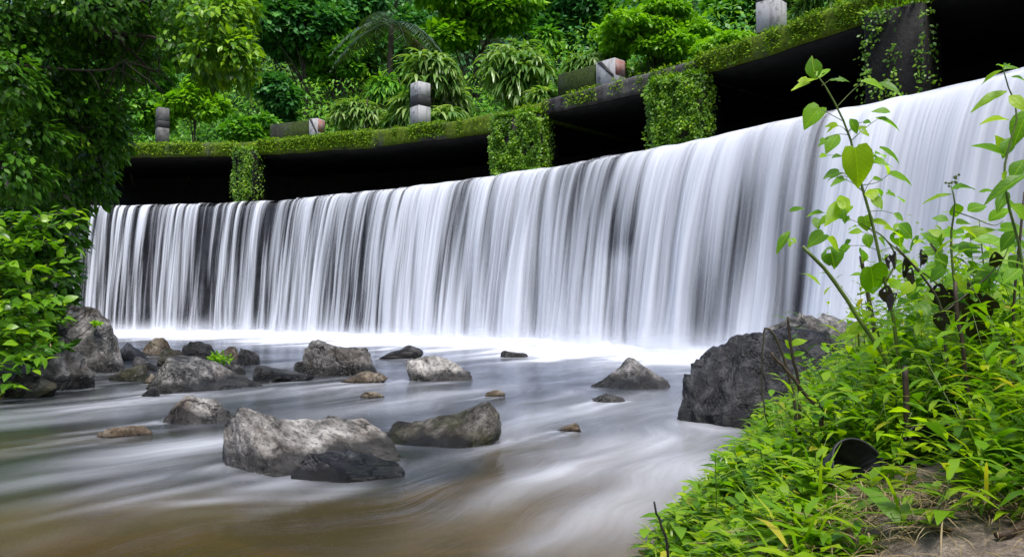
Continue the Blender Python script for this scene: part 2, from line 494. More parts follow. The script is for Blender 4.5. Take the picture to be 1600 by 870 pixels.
# ------------------------------------------------------------------ ground
SHR_Y = np.array([-8, 0, 1.8, 2.57, 3.3, 3.86, 5.0, 6.5, 8.0, 9.5, 12.0])
SHR_X = np.array([-1.0, 0.15, 0.33, 0.46, 0.76, 1.05, 1.50, 2.5, 3.9, 5.0, 7.5])
SHL_Y = np.array([-8, 0, 4, 6.2, 7.4, 9.5, 14, 23, 30])
SHL_X = np.array([-8, -6.5, -5.2, -4.3, -4.7, -5.8, -8.2, -13.4, -16])

def ground_h(x, y):
    sr = (x - np.interp(y, SHR_Y, SHR_X)) * 0.85
    slf = (np.interp(y, SHL_Y, SHL_X) - x) * 0.85
    sm = np.maximum(sr, slf)
    amp = np.where(sr > slf, 0.30, 0.5)
    h = np.where(sm < 0, -0.16 - 0.30 * (1 - np.exp(np.minimum(sm, 0) / 2.2)) - 0.06 * smooth(-sm, 0, 0.3) + 0.16 * np.exp(np.minimum(sm, 0) / 0.15),
                 amp * (1 - np.exp(-np.maximum(sm, 0) / 0.25)) + np.minimum(np.maximum(sm, 0), 8) * np.where(sr > slf, 0.10, 0.22))
    p = np.stack([x, y, np.zeros_like(x)], -1)
    h = h + (fbm(p * 1.3, 3) - 0.5) * 0.14 + (fbm(p * 7, 5, 3) - 0.5) * 0.05 * (sm > -0.1)
    return h

def geo_axis(a, b, n, f=3.0):
    t = np.linspace(-1, 1, n)
    return np.where(t < 0, a, b) * np.sinh(np.abs(t) * f) / math.sinh(f)

gx = geo_axis(-300, 300, 260, 6.2) + 0.8
gy = geo_axis(-250, 300, 300, 5.6) + 2.2
X, Y = np.meshgrid(gx, gy)
Z = ground_h(X, Y)
wd = wall_dist(X, Y)
Z = np.where((wd > 0.3) & (np.abs(X) < 40) & (Y > 7.2), -0.6, Z)
k = NT('river_earth')
pos = k.n('NewGeometry').outputs['Position']
n1 = k.noise(pos, 1.6, 5); n2 = k.noise(pos, 22, 6, 0.65); n3 = k.noise(pos, 90, 3, 0.6)
z = k.n('SeparateXYZ', {0: pos}).outputs[2]
bed = k.ramp(n1, [(0.36, (0.09, 0.065, 0.018)), (0.5, (0.33, 0.22, 0.060)), (0.66, (0.48, 0.35, 0.14))])
soil = k.ramp(n2, [(0.30, (0.05, 0.038, 0.028)), (0.5, (0.165, 0.125, 0.095)), (0.72, (0.31, 0.25, 0.20))])
c = k.mix(k.n('MapRange', {0: z, 1: 0.0, 2: 0.10}).outputs[0], bed, soil)
c = k.mix(k.math('MULTIPLY', k.ramp(n3, [(0.4, 1.0), (0.55, 0.0)]), 0.4), c, (0.05, 0.04, 0.03))
M['earth'] = k.done(k.n('BsdfPrincipled', {'Base Color': c, 'Roughness': 0.75, 'Normal': k.bump(k.math('ADD', n2, n3), 0.8, 0.015)}).outputs[0])
ground = obj('ground', np.stack([X, Y, Z], -1).reshape(-1, 3), grid_faces(*X.shape), M['earth'])
tag(ground, 'brown earth of the river bed and its banks', kind='structure')

# hillside behind the bridge
hs = np.linspace(-30, SLEN + 24, 120)
hu = np.concatenate([np.linspace(4.5, 9, 8), np.linspace(10, 75, 40)])
HS, HU = np.meshgrid(hs, hu)
cc = crest(np.clip(HS, 0, SLEN))
nn = normal_up(np.clip(HS, 0.7, SLEN - 0.7))
tt = np.stack([nn[..., 1], -nn[..., 0]], -1)
over = (HS - np.clip(HS, 0, SLEN))[..., None]
hp = cc + nn * HU[..., None] + tt * over
hill_prof = lambda u: 5.2 + 0.15 * (u - 5) + 0.5 * np.maximum(u - 9, 0) * smooth(u, 8, 20)
HZ = hill_prof(HU) + (fbm(np.stack([hp[..., 0], hp[..., 1], hp[..., 0] * 0], -1) * 0.15, 9) - 0.5) * 3 * smooth(HU, 6, 14)
k = NT('hill_soil')
pos = k.n('NewGeometry').outputs['Position']
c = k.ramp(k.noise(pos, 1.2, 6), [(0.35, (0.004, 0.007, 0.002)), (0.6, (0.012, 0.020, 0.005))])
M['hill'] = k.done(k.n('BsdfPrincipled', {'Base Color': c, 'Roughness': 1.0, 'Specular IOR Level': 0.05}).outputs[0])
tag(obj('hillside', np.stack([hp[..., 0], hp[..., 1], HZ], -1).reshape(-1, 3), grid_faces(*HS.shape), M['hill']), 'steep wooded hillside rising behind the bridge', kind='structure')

# unseen ridge added behind the tripod to dim the sky light from there
th_ = np.linspace(R(188), R(352), 60); rd_ = np.array([11, 13, 16, 20, 26, 34, 44.])
TH, RD = np.meshgrid(th_, rd_)
bx, by = RD * np.cos(TH), RD * np.sin(TH)
bz = np.interp(RD, rd_, [-.6, 2.0, 5.5, 9.0, 12.5, 15.5, 18.0]) + (fbm(np.stack([bx, by, bx * 0], -1) * .2, 19) - .5) * 3
bz = np.where(RD < 11.5, -.6, bz) 
edge_ = smooth(np.minimum(TH - R(188), R(352) - TH), 0, R(20))
bz = -.6 + (bz + .6) * edge_
tag(obj('hillside', np.stack([bx, by, bz], -1).reshape(-1, 3), grid_faces(*TH.shape)[:, ::-1], M['hill']), 'unseen slope added behind the viewpoint to dim the frontal sky light', kind='structure')

# ------------------------------------------------------------------ weir body, water above it, curtain of water
S = np.linspace(0, SLEN, 260)
C2 = crest(S); N2 = normal_up(S)
sec = [(1.4, 3.45), (0.45, 3.84), (0.2, 3.87), (0.06, 3.80), (0.0, 3.62), (-0.02, 2.6), (-0.05, 1.3), (-0.10, -0.9)]
V = []
for du, zz in sec:
    rough = (fbm(np.stack([S * 1.5, S * 0 + zz * 1.5, S * 0], -1), 4, 4) - 0.5) * 0.12
    p = C2 + N2 * (du + rough[:, None] * (zz < 3.7))
    V.append(np.column_stack([p, np.full(len(S), zz)]))
V = np.array(V)
weir = obj('weir_wall', V.reshape(-1, 3), grid_faces(len(sec), len(S))[:, ::-1], M['weir'])
tag(weir, 'long curved dark weir wall behind the falling water', 'weir')

k = NT('still_dark_water')
pos = k.n('NewGeometry').outputs['Position']
b = k.bump(k.noise(pos, 5, 3), 0.15, 0.03)
M['upwater'] = k.done(k.n('BsdfPrincipled', {'Base Color': (0.012, 0.014, 0.012), 'Roughness': 0.12, 'Normal': b}).outputs[0])
V = np.array([np.column_stack([C2 + N2 * d, np.full(len(S), zz)]) for d, zz in ((0.30, 3.905), (1.5, 3.92), (4.35, 3.925))])
tag(obj('upstream_water', V.reshape(-1, 3), grid_faces(3, len(S)), M['upwater']), 'dark water gliding under the bridge towards the crest', kind='structure')

k = NT('falling_water')
al = k.n('Attribute', attribute_name='dens').outputs['Fac']
d = k.n('BsdfDiffuse', {'Color': (0.77, 0.795, 0.86)})
t = k.n('BsdfTranslucent', {'Color': (0.77, 0.795, 0.86)})
g = k.n('BsdfGlossy', {'Color': (1, 1, 1), 'Roughness': 0.35})
s1 = k.n('MixShader', {0: 0.25, 1: d.outputs[0], 2: t.outputs[0]})
s2 = k.n('MixShader', {0: 0.06, 1: s1.outputs[0], 2: g.outputs[0]})
tr = k.n('BsdfTransparent')
M['fall'] = k.done(k.n('MixShader', {0: al, 1: tr.outputs[0], 2: s2.outputs[0]}).outputs[0])

DENS = [(60, .0), (96, .05), (125, .12), (138, .25), (150, .48), (200, .40), (240, .26), (285, .42), (300, .24), (345, .42), (400, .42), (460, .46), (520, .50),
        (620, .52), (690, .60), (735, .36), (770, .60), (860, .66), (940, .68), (968, .60), (985, .20), (1022, .22), (1040, .66), (1090, .68), (1160, .62),
        (1240, .56), (1280, .36), (1292, .08), (1304, .14), (1316, .85), (1400, 1.0), (1500, .95), (1600, .85), (1800, .8)]

def curtain(name, ncol, nrow, throw, seed, gain, fine):
    s = np.linspace(0.05, SLEN - 0.05, ncol)
    c = crest(s); nu = normal_up(s)
    px = CX + FPX * c[:, 0] / c[:, 1]
    base = np.interp(px, [a for a, _ in DENS], [b for _, b in DENS]) * gain * np.interp(px, [300, 700, 1250, 1330], [.66, .90, .96, 1.05])
    lip = [(-0.45, 0.02), (-0.25, 0.015), (-0.10, 0.0), (-0.03, -0.02)]
    drops = np.linspace(0, 1, nrow - len(lip)) ** 1.5 * 4.05
    rows_x = [a for a, _ in lip] + list(throw * np.sqrt(np.maximum(drops, 0) / 3.9) + 0.0)
    more = np.interp(px, [300, 700, 1100, 1450], [0.85, 1.15, 1.5, 2.0])
    rows_z = [CREST_Z + 0.03 + b for _, b in lip] + list(CREST_Z - 0.03 - drops)
    ux = np.array(rows_x); uz = np.array(rows_z)
    v = np.clip((CREST_Z - uz) / CREST_Z, 0, 1)
    SS, VV = np.meshgrid(s, v)
    # threads wander and merge a little on the way down
    drift = (fbm(np.stack([SS * 0.9, VV * 1.4, SS * 0], -1), seed + 1, 3) - 0.5) * 0.30 * VV
    su = SS + drift
    f1 = fbm(np.stack([su * 1.3, VV * 0.7, su * 0 + 1], -1), seed + 2, 2)
    f2 = fbm(np.stack([su * 4.6 * fine, VV * 0.9, su * 0 + 2], -1), seed + 3, 2)
    f3 = fbm(np.stack([su * 13 * fine, VV * 1.3, su * 0 + 3], -1), seed + 4, 2)
    f4 = fbm(np.stack([su * 34 * fine, VV * 1.8, su * 0 + 4], -1), seed + 5, 2)
    wl = np.interp(px, [150, 420, 900, 1300], [1.35, 1.0, .5, .4]); wc = np.interp(px, [150, 420, 800], [.45, .8, 1.0])
    f0 = fbm(np.stack([su * 0.45, VV * 1.1, su * 0 + 9], -1), seed + 7, 2)
    th = ((f0 - .5) * 0.9 + (f1 - .5) * 0.8) * wc[None, :] + (f2 - .5) * 1.2 + ((f3 - .5) * 0.95 + (f4 - .5) * 0.5) * wl[None, :]
    contrast = np.interp(px, [140, 400, 900, 1250, 1400], [1.4, 1.3, 1.25, 1.1, 0.6])[None, :]
    a = base[None, :] + th * contrast
    # sheet is whole at the lip, tears below it, and spray fills it in again near the pool
    a += np.interp(v, [0, 0.03, 0.10, 0.3, 0.7, 0.92, 1.0], [0.12, 0.10, 0.02, -0.06, 0.0, 0.16, 0.45])[:, None] * np.clip(base * 1.6, 0, 1)[None, :]
    # ledge of the weir splits the sheet only in its upper half beside the second gap
    gap = np.exp(-((px - 1003) / 22) ** 2)[None, :] * smooth(VV, 0.45, 0.6)
    a += gap * 0.45
    a = smooth(a, -0.15, 1.15)
    a[:2] *= np.array([0.0, 0.5])[:, None]
    a *= smooth(px, 96, 140)[None, :]
    nobs = np.interp(px, [200, 600], [0.6, 1.0])
    off = np.where(ux[:, None] > 0, ux[:, None] * more[None, :], ux[:, None]) * (0.85 + 0.3 * f1) + (np.clip(th, -.8, .8)) * 0.055 * smooth(VV, 0.0, 0.12)
    lipz = (vnoise(np.stack([s * 2.4, s * 0, s * 0], -1), seed + 8) - 0.5) * 0.06
    P2 = c[None] - nu[None] * off[..., None]
    Zz = uz[:, None] + lipz[None] * (1 - smooth(VV, 0.05, 0.3))
    V = np.concatenate([P2, Zz[..., None]], -1)
    o = obj(name, V.reshape(-1, 3), grid_faces(len(ux), ncol)[:, ::-1], M['fall'], attrs={'dens': a.ravel() * 0.97})
    return tag(o, kind='structure')

curtain('waterfall', 2600, 44, 0.72, 21, 0.90, 1.0)['label'] = 'white silky sheet of water falling over the weir'
curtain('waterfall', 1700, 34, 0.50, 57, 0.45, 0.8)['label'] = 'thin inner veil of falling water against the weir'

# spray thrown up where the sheet meets the pool
sp_s = np.linspace(1.0, SLEN - .5, 900)
for li, (off_, hh_, sd0) in enumerate(((1.00, .75, 71), (1.35, .5, 73))):
    c = crest(sp_s); nu = normal_up(sp_s)
    px = CX + FPX * c[:, 0] / c[:, 1]
    off_v = off_ * np.interp(px, [300, 700, 1100, 1450], [0.85, 1.15, 1.5, 2.0])
    vv = np.linspace(0, 1, 12)
    SS, VV = np.meshgrid(sp_s, vv)
    al_v = fbm(np.stack([SS * .8, VV * 1.2, SS * 0], -1), sd0, 3)
    top_ = .45 + 1.1 * fbm(np.stack([SS * .9, SS * 0, SS * 0], -1), sd0 + 3, 3)
    aa = np.clip((1 - VV) ** 1.8 * (.25 + .75 * al_v), 0, .75) * smooth(px, 110, 200)[None]
    P2 = c[None] - nu[None] * (off_v[None] - .25 * VV + .25 * (al_v - .5))[..., None]
    o = obj('spray', np.concatenate([P2, (VV * hh_ * top_)[..., None] - .02], -1).reshape(-1, 3), grid_faces(12, 900)[:, ::-1], M['fall'], attrs={'dens': aa.ravel()})
    tag(o, 'white spray along the foot of the falling water', 'spray', kind='stuff')

# ------------------------------------------------------------------ bridge
def s_px_depth(px, du):
    return s_at_px(px, du)

bridge = thing('weir_bridge', 'mossy concrete bridge on piers running along the weir crest', 'bridge', (*crest(SLEN / 2), 0))
SLAB_DU = 0.62

def slab(px_top, px_bot, name, mat, x0, x1, seed, jag=0.02):
    xs = np.linspace(x0, x1, max(14, int((x1 - x0) / 8)))
    yt = np.interp(xs, [a for a, _ in px_top], [b for _, b in px_top])
    yb = np.interp(xs, [a for a, _ in px_bot], [b for _, b in px_bot])
    rows = []
    sarr = np.array([s_at_px(x, SLAB_DU) for x in xs])
    c = crest(sarr) + normal_up(sarr) * SLAB_DU
    nu = normal_up(sarr)
    zt = np.array([P(x, y, q[1])[2] for x, y, q in zip(xs, yt, c)])
    zb = np.array([P(x, y, q[1])[2] for x, y, q in zip(xs, yb, c)])
    jt = (fbm(np.stack([sarr * 2, sarr * 0, sarr * 0], -1), seed, 4) - 0.5)
    jb = (fbm(np.stack([sarr * 2, sarr * 0, sarr * 0], -1), seed + 5, 4) - 0.5)
    zt = zt + jt * jag * 2; zb = zb + jb * jag * 2
    prof = [(4.3, zb + .02), (0.9, zb + .03), (0.05, zb + 0.02), (0.0, zb + 0.05), (0.02 , zb * .66 + zt * .34), (0.0, zb * .33 + zt * .67), (0.01, zt - 0.05), (0.06, zt), (0.5, zt + 0.01), (4.3, zt + 0.01)]
    V = []
    for du, zz in prof:
        rr = (fbm(np.stack([sarr * 3, zz * 6, sarr * 0 + du], -1), seed + 9, 3) - 0.5) * 0.05 * (du < 0.3)
        V.append(np.column_stack([c + nu * (du + rr)[:, None], zz]))
    V = np.array(V)
    nr, nc = len(prof), len(xs)
    F = grid_faces(nr, nc)
    caps = []
    for j, fl in ((0, 1), (nc - 1, -1)):
        idx = [i * nc + j for i in range(nr)]
        for i in range(nr // 2 - 1):
            f = (idx[i], idx[i + 1], idx[nr - 2 - i], idx[nr - 1 - i])
            caps.append(f[::fl])
    F = np.vstack([F, np.array(caps)])
    o = obj(name, V.reshape(-1, 3), F, mat, bridge)
    WLOC[o.name] = WLOC[bridge.name]
    sv = np.array([np.column_stack([c + nu * d_, zb + q_]) for d_, q_ in ((4.25, -0.03), (0.10, -0.03), (0.10, 0.02))])
    obj('soffit_shade', sv.reshape(-1, 3), grid_faces(3, nc), M['under'], o)  # separate dark sheet below the slab, deck shade put into its colour
    return c, nu, sarr, zt, zb

sl1 = slab([(60, 224), (370, 222)], [(60, 249), (370, 245)], 'deck_slab', M['slab'], 60, 371, 1)
sl2 = slab([(372, 222), (540, 207), (700, 190), (790, 173), (848, 159)], [(372, 245), (560, 233), (770, 208), (848, 188)], 'deck_slab', M['slab'], 373, 846, 2, 0.03)
sl3 = slab([(848, 157), (870, 150), (1085, 94)], [(848, 180), (943, 159), (1010, 146), (1092, 122)], 'deck_slab', M['slab_bare'], 848, 1090, 3, 0.03)
sl4 = slab([(1090, 89), (1200, 49), (1250, 31), (1330, 0), (1700, -140)], [(1090, 119), (1195, 90), (1250, 71), (1360, 37), (1440, 9), (1700, -85)], 'deck_slab', M['slab'], 1092, 1690, 4)

# assumed back wall under the deck, its colour darkened to hold the shade
V = np.array([np.column_stack([C2 + N2 * 4.3, np.full(len(S), zz)]) for zz in (3.0, 4.6, 6.2)])
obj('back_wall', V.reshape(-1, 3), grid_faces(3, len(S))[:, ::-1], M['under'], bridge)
for ss, dd in ((0.3, 1), (SLEN - 0.3, -1)):
    c0 = crest(ss); n0 = normal_up(np.array([max(0.7, min(SLEN - 0.7, ss))]))[0]
    t0 = np.array([n0[1], -n0[0]])
    Vb, Fb = box([*(c0 + n0 * 1.9 - t0 * dd * 0.4), 2.6], np.array([*t0, 0]), np.array([*n0, 0]), np.array([0, 0, 1.]), 0.6, 2.5, 3.5, 0.04)
    obj('abutment', Vb, Fb, M['pier'], bridge, False)

def leaf_tmpl(kind):
    """templates: x across, y along, z up; unit length"""
    if kind == 'far':
        V = [(0, 0, 0), (.5, .45, -.06), (0, 1, -.14), (-.5, .45, -.06)]
        F = [(0, 1, 2, 3)]
    elif kind == 'mid':
        V = [(0, 0, 0), (.5, .38, -.02), (0, .42, .05), (-.5, .38, -.02), (0, 1, -.16), (.36, .70, -.06), (-.36, .70, -.06)]
        F = [(0, 1, 5, 2), (0, 2, 6, 3), (2, 5, 4, 6)]
    elif kind == 'blade':
        V = [(.12, 0, 0), (-.12, 0, 0), (.5, .35, .07), (-.5, .35, .07), (.40, .65, .04), (-.40, .65, .04), (.03, 1, -.14), (-.03, 1, -.14)]
        F = [(1, 0, 2, 3), (3, 2, 4, 5), (5, 4, 6, 7)]
    return np.array(V, float), np.array(F, int)

def leaves(name, tm, pos, a, n, L, Wd, mat, parent=None, lv=None, seed=0):
    tv, tf = leaf_tmpl(tm)
    N = len(pos)
    r = np.random.default_rng(seed + N)
    a = unit(a)
    n = n - (n * a).sum(-1, keepdims=True) * a
    n = unit(n)
    b = np.cross(a, n)
    L = np.broadcast_to(L, (N,)); Wd = np.broadcast_to(Wd, (N,))
    V = (pos[:, None, :] + (tv[None, :, 0] * Wd[:, None])[..., None] * b[:, None, :] + (tv[None, :, 1] * L[:, None])[..., None] * a[:, None, :]
         + (tv[None, :, 2] * L[:, None])[..., None] * n[:, None, :]).reshape(-1, 3)
    k = len(tv)
    F = (tf[None] + (np.arange(N) * k)[:, None, None]).reshape(-1, tf.shape[1])
    if lv is None:
        lv = r.random(N)
    return obj(name, V, F, mat, parent, tm != 'far', {'lv': np.repeat(lv, k)})

# piers
def pier(x0, x1, ytop, ybot, du, turn, mat, vine, seed):
    xm = (x0 + x1) / 2
    s = s_at_px(xm, du)
    c = crest(s) + normal_up(np.array([s]))[0] * du
    f = -normal_up(np.array([s]))[0]
    tocam = unit(-c)
    f = unit(f * (1 - turn) + tocam * turn)
    t = np.array([-f[1], f[0]])
    D = c[1]
    wid = (x1 - x0) / FPX * D / 2
    zt = P(xm, ytop, D)[2]; zb = 3.3
    hd = 0.55
    cen = np.array([*(c - f * hd), (zt + zb) / 2])
    Vb, Fb = box(cen, np.array([*t, 0]), np.array([*f, 0]), np.array([0, 0, 1.]), wid, hd, (zt - zb) / 2, 0.035)
    po = obj('pier', Vb, Fb, mat, bridge, False)
    WLOC[po.name] = WLOC[bridge.name]
    r = np.random.default_rng(seed)
    if vine:
        N = vine
        u = r.uniform(-1, 1, N); v = r.uniform(0, 1, N) ** 0.9
        cover = fbm(np.stack([u * 2.2 + seed, v * 3, u * 0], -1), seed, 3)
        keep = cover > (0.30 if vine > 1500 else 0.50)
        u, v = u[keep], v[keep]
        side = r.random(len(u)) < 0.22
        lump = fbm(np.stack([u * 3, v * 4, u * 0], -1), seed + 3, 3)
        out = 0.02 + 0.34 * np.maximum(lump - .25, 0) * r.random(len(u))
        pz = 3.95 + (zt + 0.03 - 3.95) * v
        pos = np.empty((len(u), 3))
        p_front = c[None] + t[None] * (u * wid * (0.92 + .26 * lump))[:, None] + f[None] * out[:, None]
        sgn = np.where(r.random(len(u)) < 0.5, 1, -1)
        p_side = c[None] + t[None] * (sgn * (wid + out))[:, None] - f[None] * (np.abs(u) * 0.5)[:, None]
        pos[:, :2] = np.where(side[:, None], p_side, p_front)
        pos[:, 2] = pz
        a = np.column_stack([r.normal(0, .5, (len(u), 2)) + f * 0.5, -0.5 + r.normal(0, .5, len(u))])
        nrm = np.column_stack([f + r.normal(0, .35, (len(u), 2)), 0.5 + r.normal(0, .3, len(u))])
        L = r.uniform(0.04, 0.085, len(u))
        lv = np.clip(lump * 0.9 + r.normal(0, .2, len(u)), 0, 1)
        o = leaves('vine_cover', 'mid', pos, a, nrm, L, L * 0.6, M['vine'], po, lv, seed)
        o['kind'] = 'stuff'
        # tuft on the top
        Nt = vine // 5
        pos = np.column_stack([c[None] + t[None] * r.uniform(-wid, wid, Nt)[:, None] - f[None] * r.uniform(-0.03, .5, Nt)[:, None], np.full(Nt, zt)])
        a = np.column_stack([r.normal(0, .5, (Nt, 2)) + f * 0.3, r.uniform(0.2, 1.2, Nt)])
        L = r.uniform(.08, .2, Nt)
        o = leaves('grass_tuft', 'blade', pos, a, np.column_stack([r.normal(0, 1, (Nt, 2)), np.ones(Nt)]), L, L * .22, M['vine'], po, None, seed + 2)
        o['kind'] = 'stuff'
    return po

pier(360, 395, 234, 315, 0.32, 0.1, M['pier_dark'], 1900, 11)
pier(766, 848, 181, 272, 0.30, 0.35, M['pier'], 9000, 12)
pier(1014, 1100, 124, 228, 0.30, 0.4, M['pier'], 7000, 13)
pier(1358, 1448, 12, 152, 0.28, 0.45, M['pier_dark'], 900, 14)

# moss and small ferns along the deck edge
def edge_growth(sl_, n, seed, hang):
    c, nu, sarr, zt, zb = sl_
    r = np.random.default_rng(seed)
    u = r.uniform(0, len(c) - 1.001, n)
    dn = fbm(np.stack([u * 0.35, u * 0, u * 0], -1), seed, 3)
    u = u[dn + r.normal(0, .06, n) > 0.43]
    i = u.astype(int); t = (u - i)[:, None]
    p = c[i] * (1 - t) + c[i + 1] * t
    nn_ = nu[i]
    z_t = zt[i] * (1 - t[:, 0]) + zt[i + 1] * t[:, 0]
    z_b = zb[i] * (1 - t[:, 0]) + zb[i + 1] * t[:, 0]
    m = len(u)
    q = r.random(m) ** 2.0
    zz = z_t + 0.02 - q * (z_t - z_b) * hang
    out = np.where(q < 0.1, r.uniform(-0.35, 0.03, m), r.uniform(0.0, 0.07, m))
    pos = np.column_stack([p - nn_ * out[:, None], zz])
    a = np.column_stack([-nn_ * 0.6 + r.normal(0, .6, (m, 2)), np.where(q < 0.12, r.uniform(0.0, 1.0, m), r.uniform(-1.0, 0.2, m))])
    nr = np.column_stack([-nn_ * 0.7 + r.normal(0, .4, (m, 2)), r.uniform(.3, 1, m)])
    L = r.uniform(.03, .085, m)
    o = leaves('moss_growth', 'mid', pos, a, nr, L, L * .55, M['moss_tuft'], bridge, None, seed)
    o['kind'] = 'stuff'
edge_growth(sl1, 4200, 31, 0.8)
edge_growth(sl2, 12000, 32, 0.85)
edge_growth(sl3, 2200, 33, 0.9)
edge_growth(sl4, 7000, 34, 0.95)

# posts and parapet blocks on the deck
def deck_post(px0, px1, ytop, ybot, du, label, bands, turn):
    xm = (px0 + px1) / 2
    s = s_at_px(xm, du)
    c = crest(s) + normal_up(np.array([s]))[0] * du
    D = c[1]
    zt, zb = P(xm, ytop, D)[2], P(xm, ybot, D)[2] - 0.10
    wid = (px1 - px0) / FPX * D / 2 / 1.33
    root = thing('striped_post', label, 'post', (*c, zb), 'striped guard posts on the bridge deck')
    ax = np.array([math.cos(turn), math.sin(turn), 0]); ay = np.array([-ax[1], ax[0], 0]); az = np.array([0, 0, 1.])
    hgt = zt - zb
    z0 = 0
    for i, (frac, mt, nm) in enumerate(bands):
        h = hgt * frac
        g = 0.003 if i % 2 else 0.0
        Vb, Fb = box((c[0], c[1], zb + z0 + h / 2), ax, ay, az, wid + g, wid + g, h / 2, 0.018 if i == len(bands) - 1 else 0.004)
        obj(nm, Vb, Fb, M[mt], root, False)
        z0 += h
    return root, c, ax, ay, wid, zt, zb

deck_post(238, 261, 170, 219, 0.95, 'grey weathered post with one dark band beneath the overhanging tree', [(.42, 'grey_paint', 'lower_band'), (.2, 'black_paint', 'black_band'), (.38, 'grey_paint', 'upper_band')], R(35))
r2 = deck_post(640, 671, 131, 189, 0.95, 'white post with black middle band in front of the broad leaved clump', [(.42, 'white_paint', 'lower_band'), (.25, 'black_paint', 'black_band'), (.33, 'white_paint', 'upper_band')], R(42))
# red side of that post's cap
ax, ay = r2[2], r2[3]
Vb, Fb = box((*(r2[1] + ax[:2] * (r2[4] + 0.004)), r2[5] - 0.17), ax, ay, np.array([0, 0, 1.]), 0.003, r2[4] * 0.75, 0.11)
obj('red_mark', Vb, Fb, M['red_paint'], r2[0], False)
deck_post(1187, 1234, -34, 44, 0.95, 'tall grey post near the right with white base and black upper part', [(.55, 'white_paint', 'lower_band'), (.27, 'black_paint', 'black_band'), (.18, 'white_paint', 'upper_band')], R(48))

def parapet(x0, x1, y0t, y0b, y1t, y1b, xe, yet, yeb, label, du=0.9):
    """low wall on the deck with a painted end block"""
    pts = []
    for x, yt, yb in ((x0, y0t, y0b), (x1, y1t, y1b)):
        s = s_at_px(x, du)
        c = crest(s) + normal_up(np.array([s]))[0] * du
        pts.append((c, P(x, yt, c[1])[2], P(x, yb, c[1])[2] - 0.15))
    (c0, t0, b0), (c1, t1, b1) = pts
    root = thing('parapet_block', label, 'parapet', (*c0, b0), 'low parapets on the bridge deck')
    d = unit(c1 - c0); n = np.array([-d[1], d[0]])
    zt, zb = max(t0, t1), min(b0, b1)
    zt = (t0 + t1) / 2
    ln = np.linalg.norm(c1 - c0)
    mid = (c0 + c1) / 2
    Vb, Fb = box((*(mid + n * .15), (zt + zb) / 2), np.array([*d, 0]), np.array([*n, 0]), np.array([0, 0, 1.]), ln / 2, 0.15, (zt - zb) / 2, 0.025)
    obj('wall_body', Vb, Fb, M['parapet'], root, False)
    le = (xe - x1) / FPX * c1[1] / max(abs(d[0]), .3) * 0.8
    ce = c1 + d * le / 2
    zte = P(xe, yet, ce[1])[2]; 
    Vb, Fb = box((*(ce + n * .13), (zte + zb) / 2), np.array([*d, 0]), np.array([*n, 0]), np.array([0, 0, 1.]), le / 2, 0.19, (zte - zb) / 2, 0.015)
    eb = obj('end_block', Vb, Fb, M['white_paint'], root, False)
    WLOC[eb.name] = WLOC[root.name]
    hh = zte - zb
    # slanting dark stripe painted across the front, red paint on the end
    q = ce - n * (0.19 - .13 + 0.004)
    A = lambda u, v: np.array([*(q + d * (u * le / 2)), zb + hh * v])
    st = [A(-.85, .98), A(-.35, .98), A(.9, .42), A(.9, .3)]
    st2 = [A(-.95, .9), A(-.85, .98), A(.9, .3), A(.3, .38)]
    obj('dark_stripe', np.array(st + [p - np.array([*n, 0]) * 0.003 for p in st]), [(0, 3, 2, 1), (4, 5, 6, 7), (0, 1, 5, 4), (1, 2, 6, 5), (2, 3, 7, 6), (3, 0, 4, 7)], M['black_paint'], eb, False)
    e = ce + d * (le / 2 + 0.003) + n * .13
    Vb, Fb = box((*e, zb + hh * .7), np.array([*d, 0]), np.array([*n, 0]), np.array([0, 0, 1.]), 0.003, 0.17, hh * .27)
    obj('red_end', Vb, Fb, M['red_paint'], eb, False)

parapet(418, 482, 193, 219, 189, 215, 501, 186, 210, 'low mossy parapet with small striped end block, farther one')
parapet(871, 935, 116, 147, 101, 133, 968, 95, 128, 'low dark parapet with larger black and white end block, nearer one')

# ------------------------------------------------------------------ rocks
def ico(sub):
    import bmesh
    bm = bmesh.new()
    bmesh.ops.create_icosphere(bm, subdivisions=sub, radius=1)
    V = np.array([v.co[:] for v in bm.verts]); F = np.array([[v.index for v in f.verts] for f in bm.faces])
    bm.free()
    return V, F
ICO = {i: ico(i) for i in (3, 4, 5, 6)}
ROCKS = []   # (cx, cy, rx, ry) at the water line, for the foam

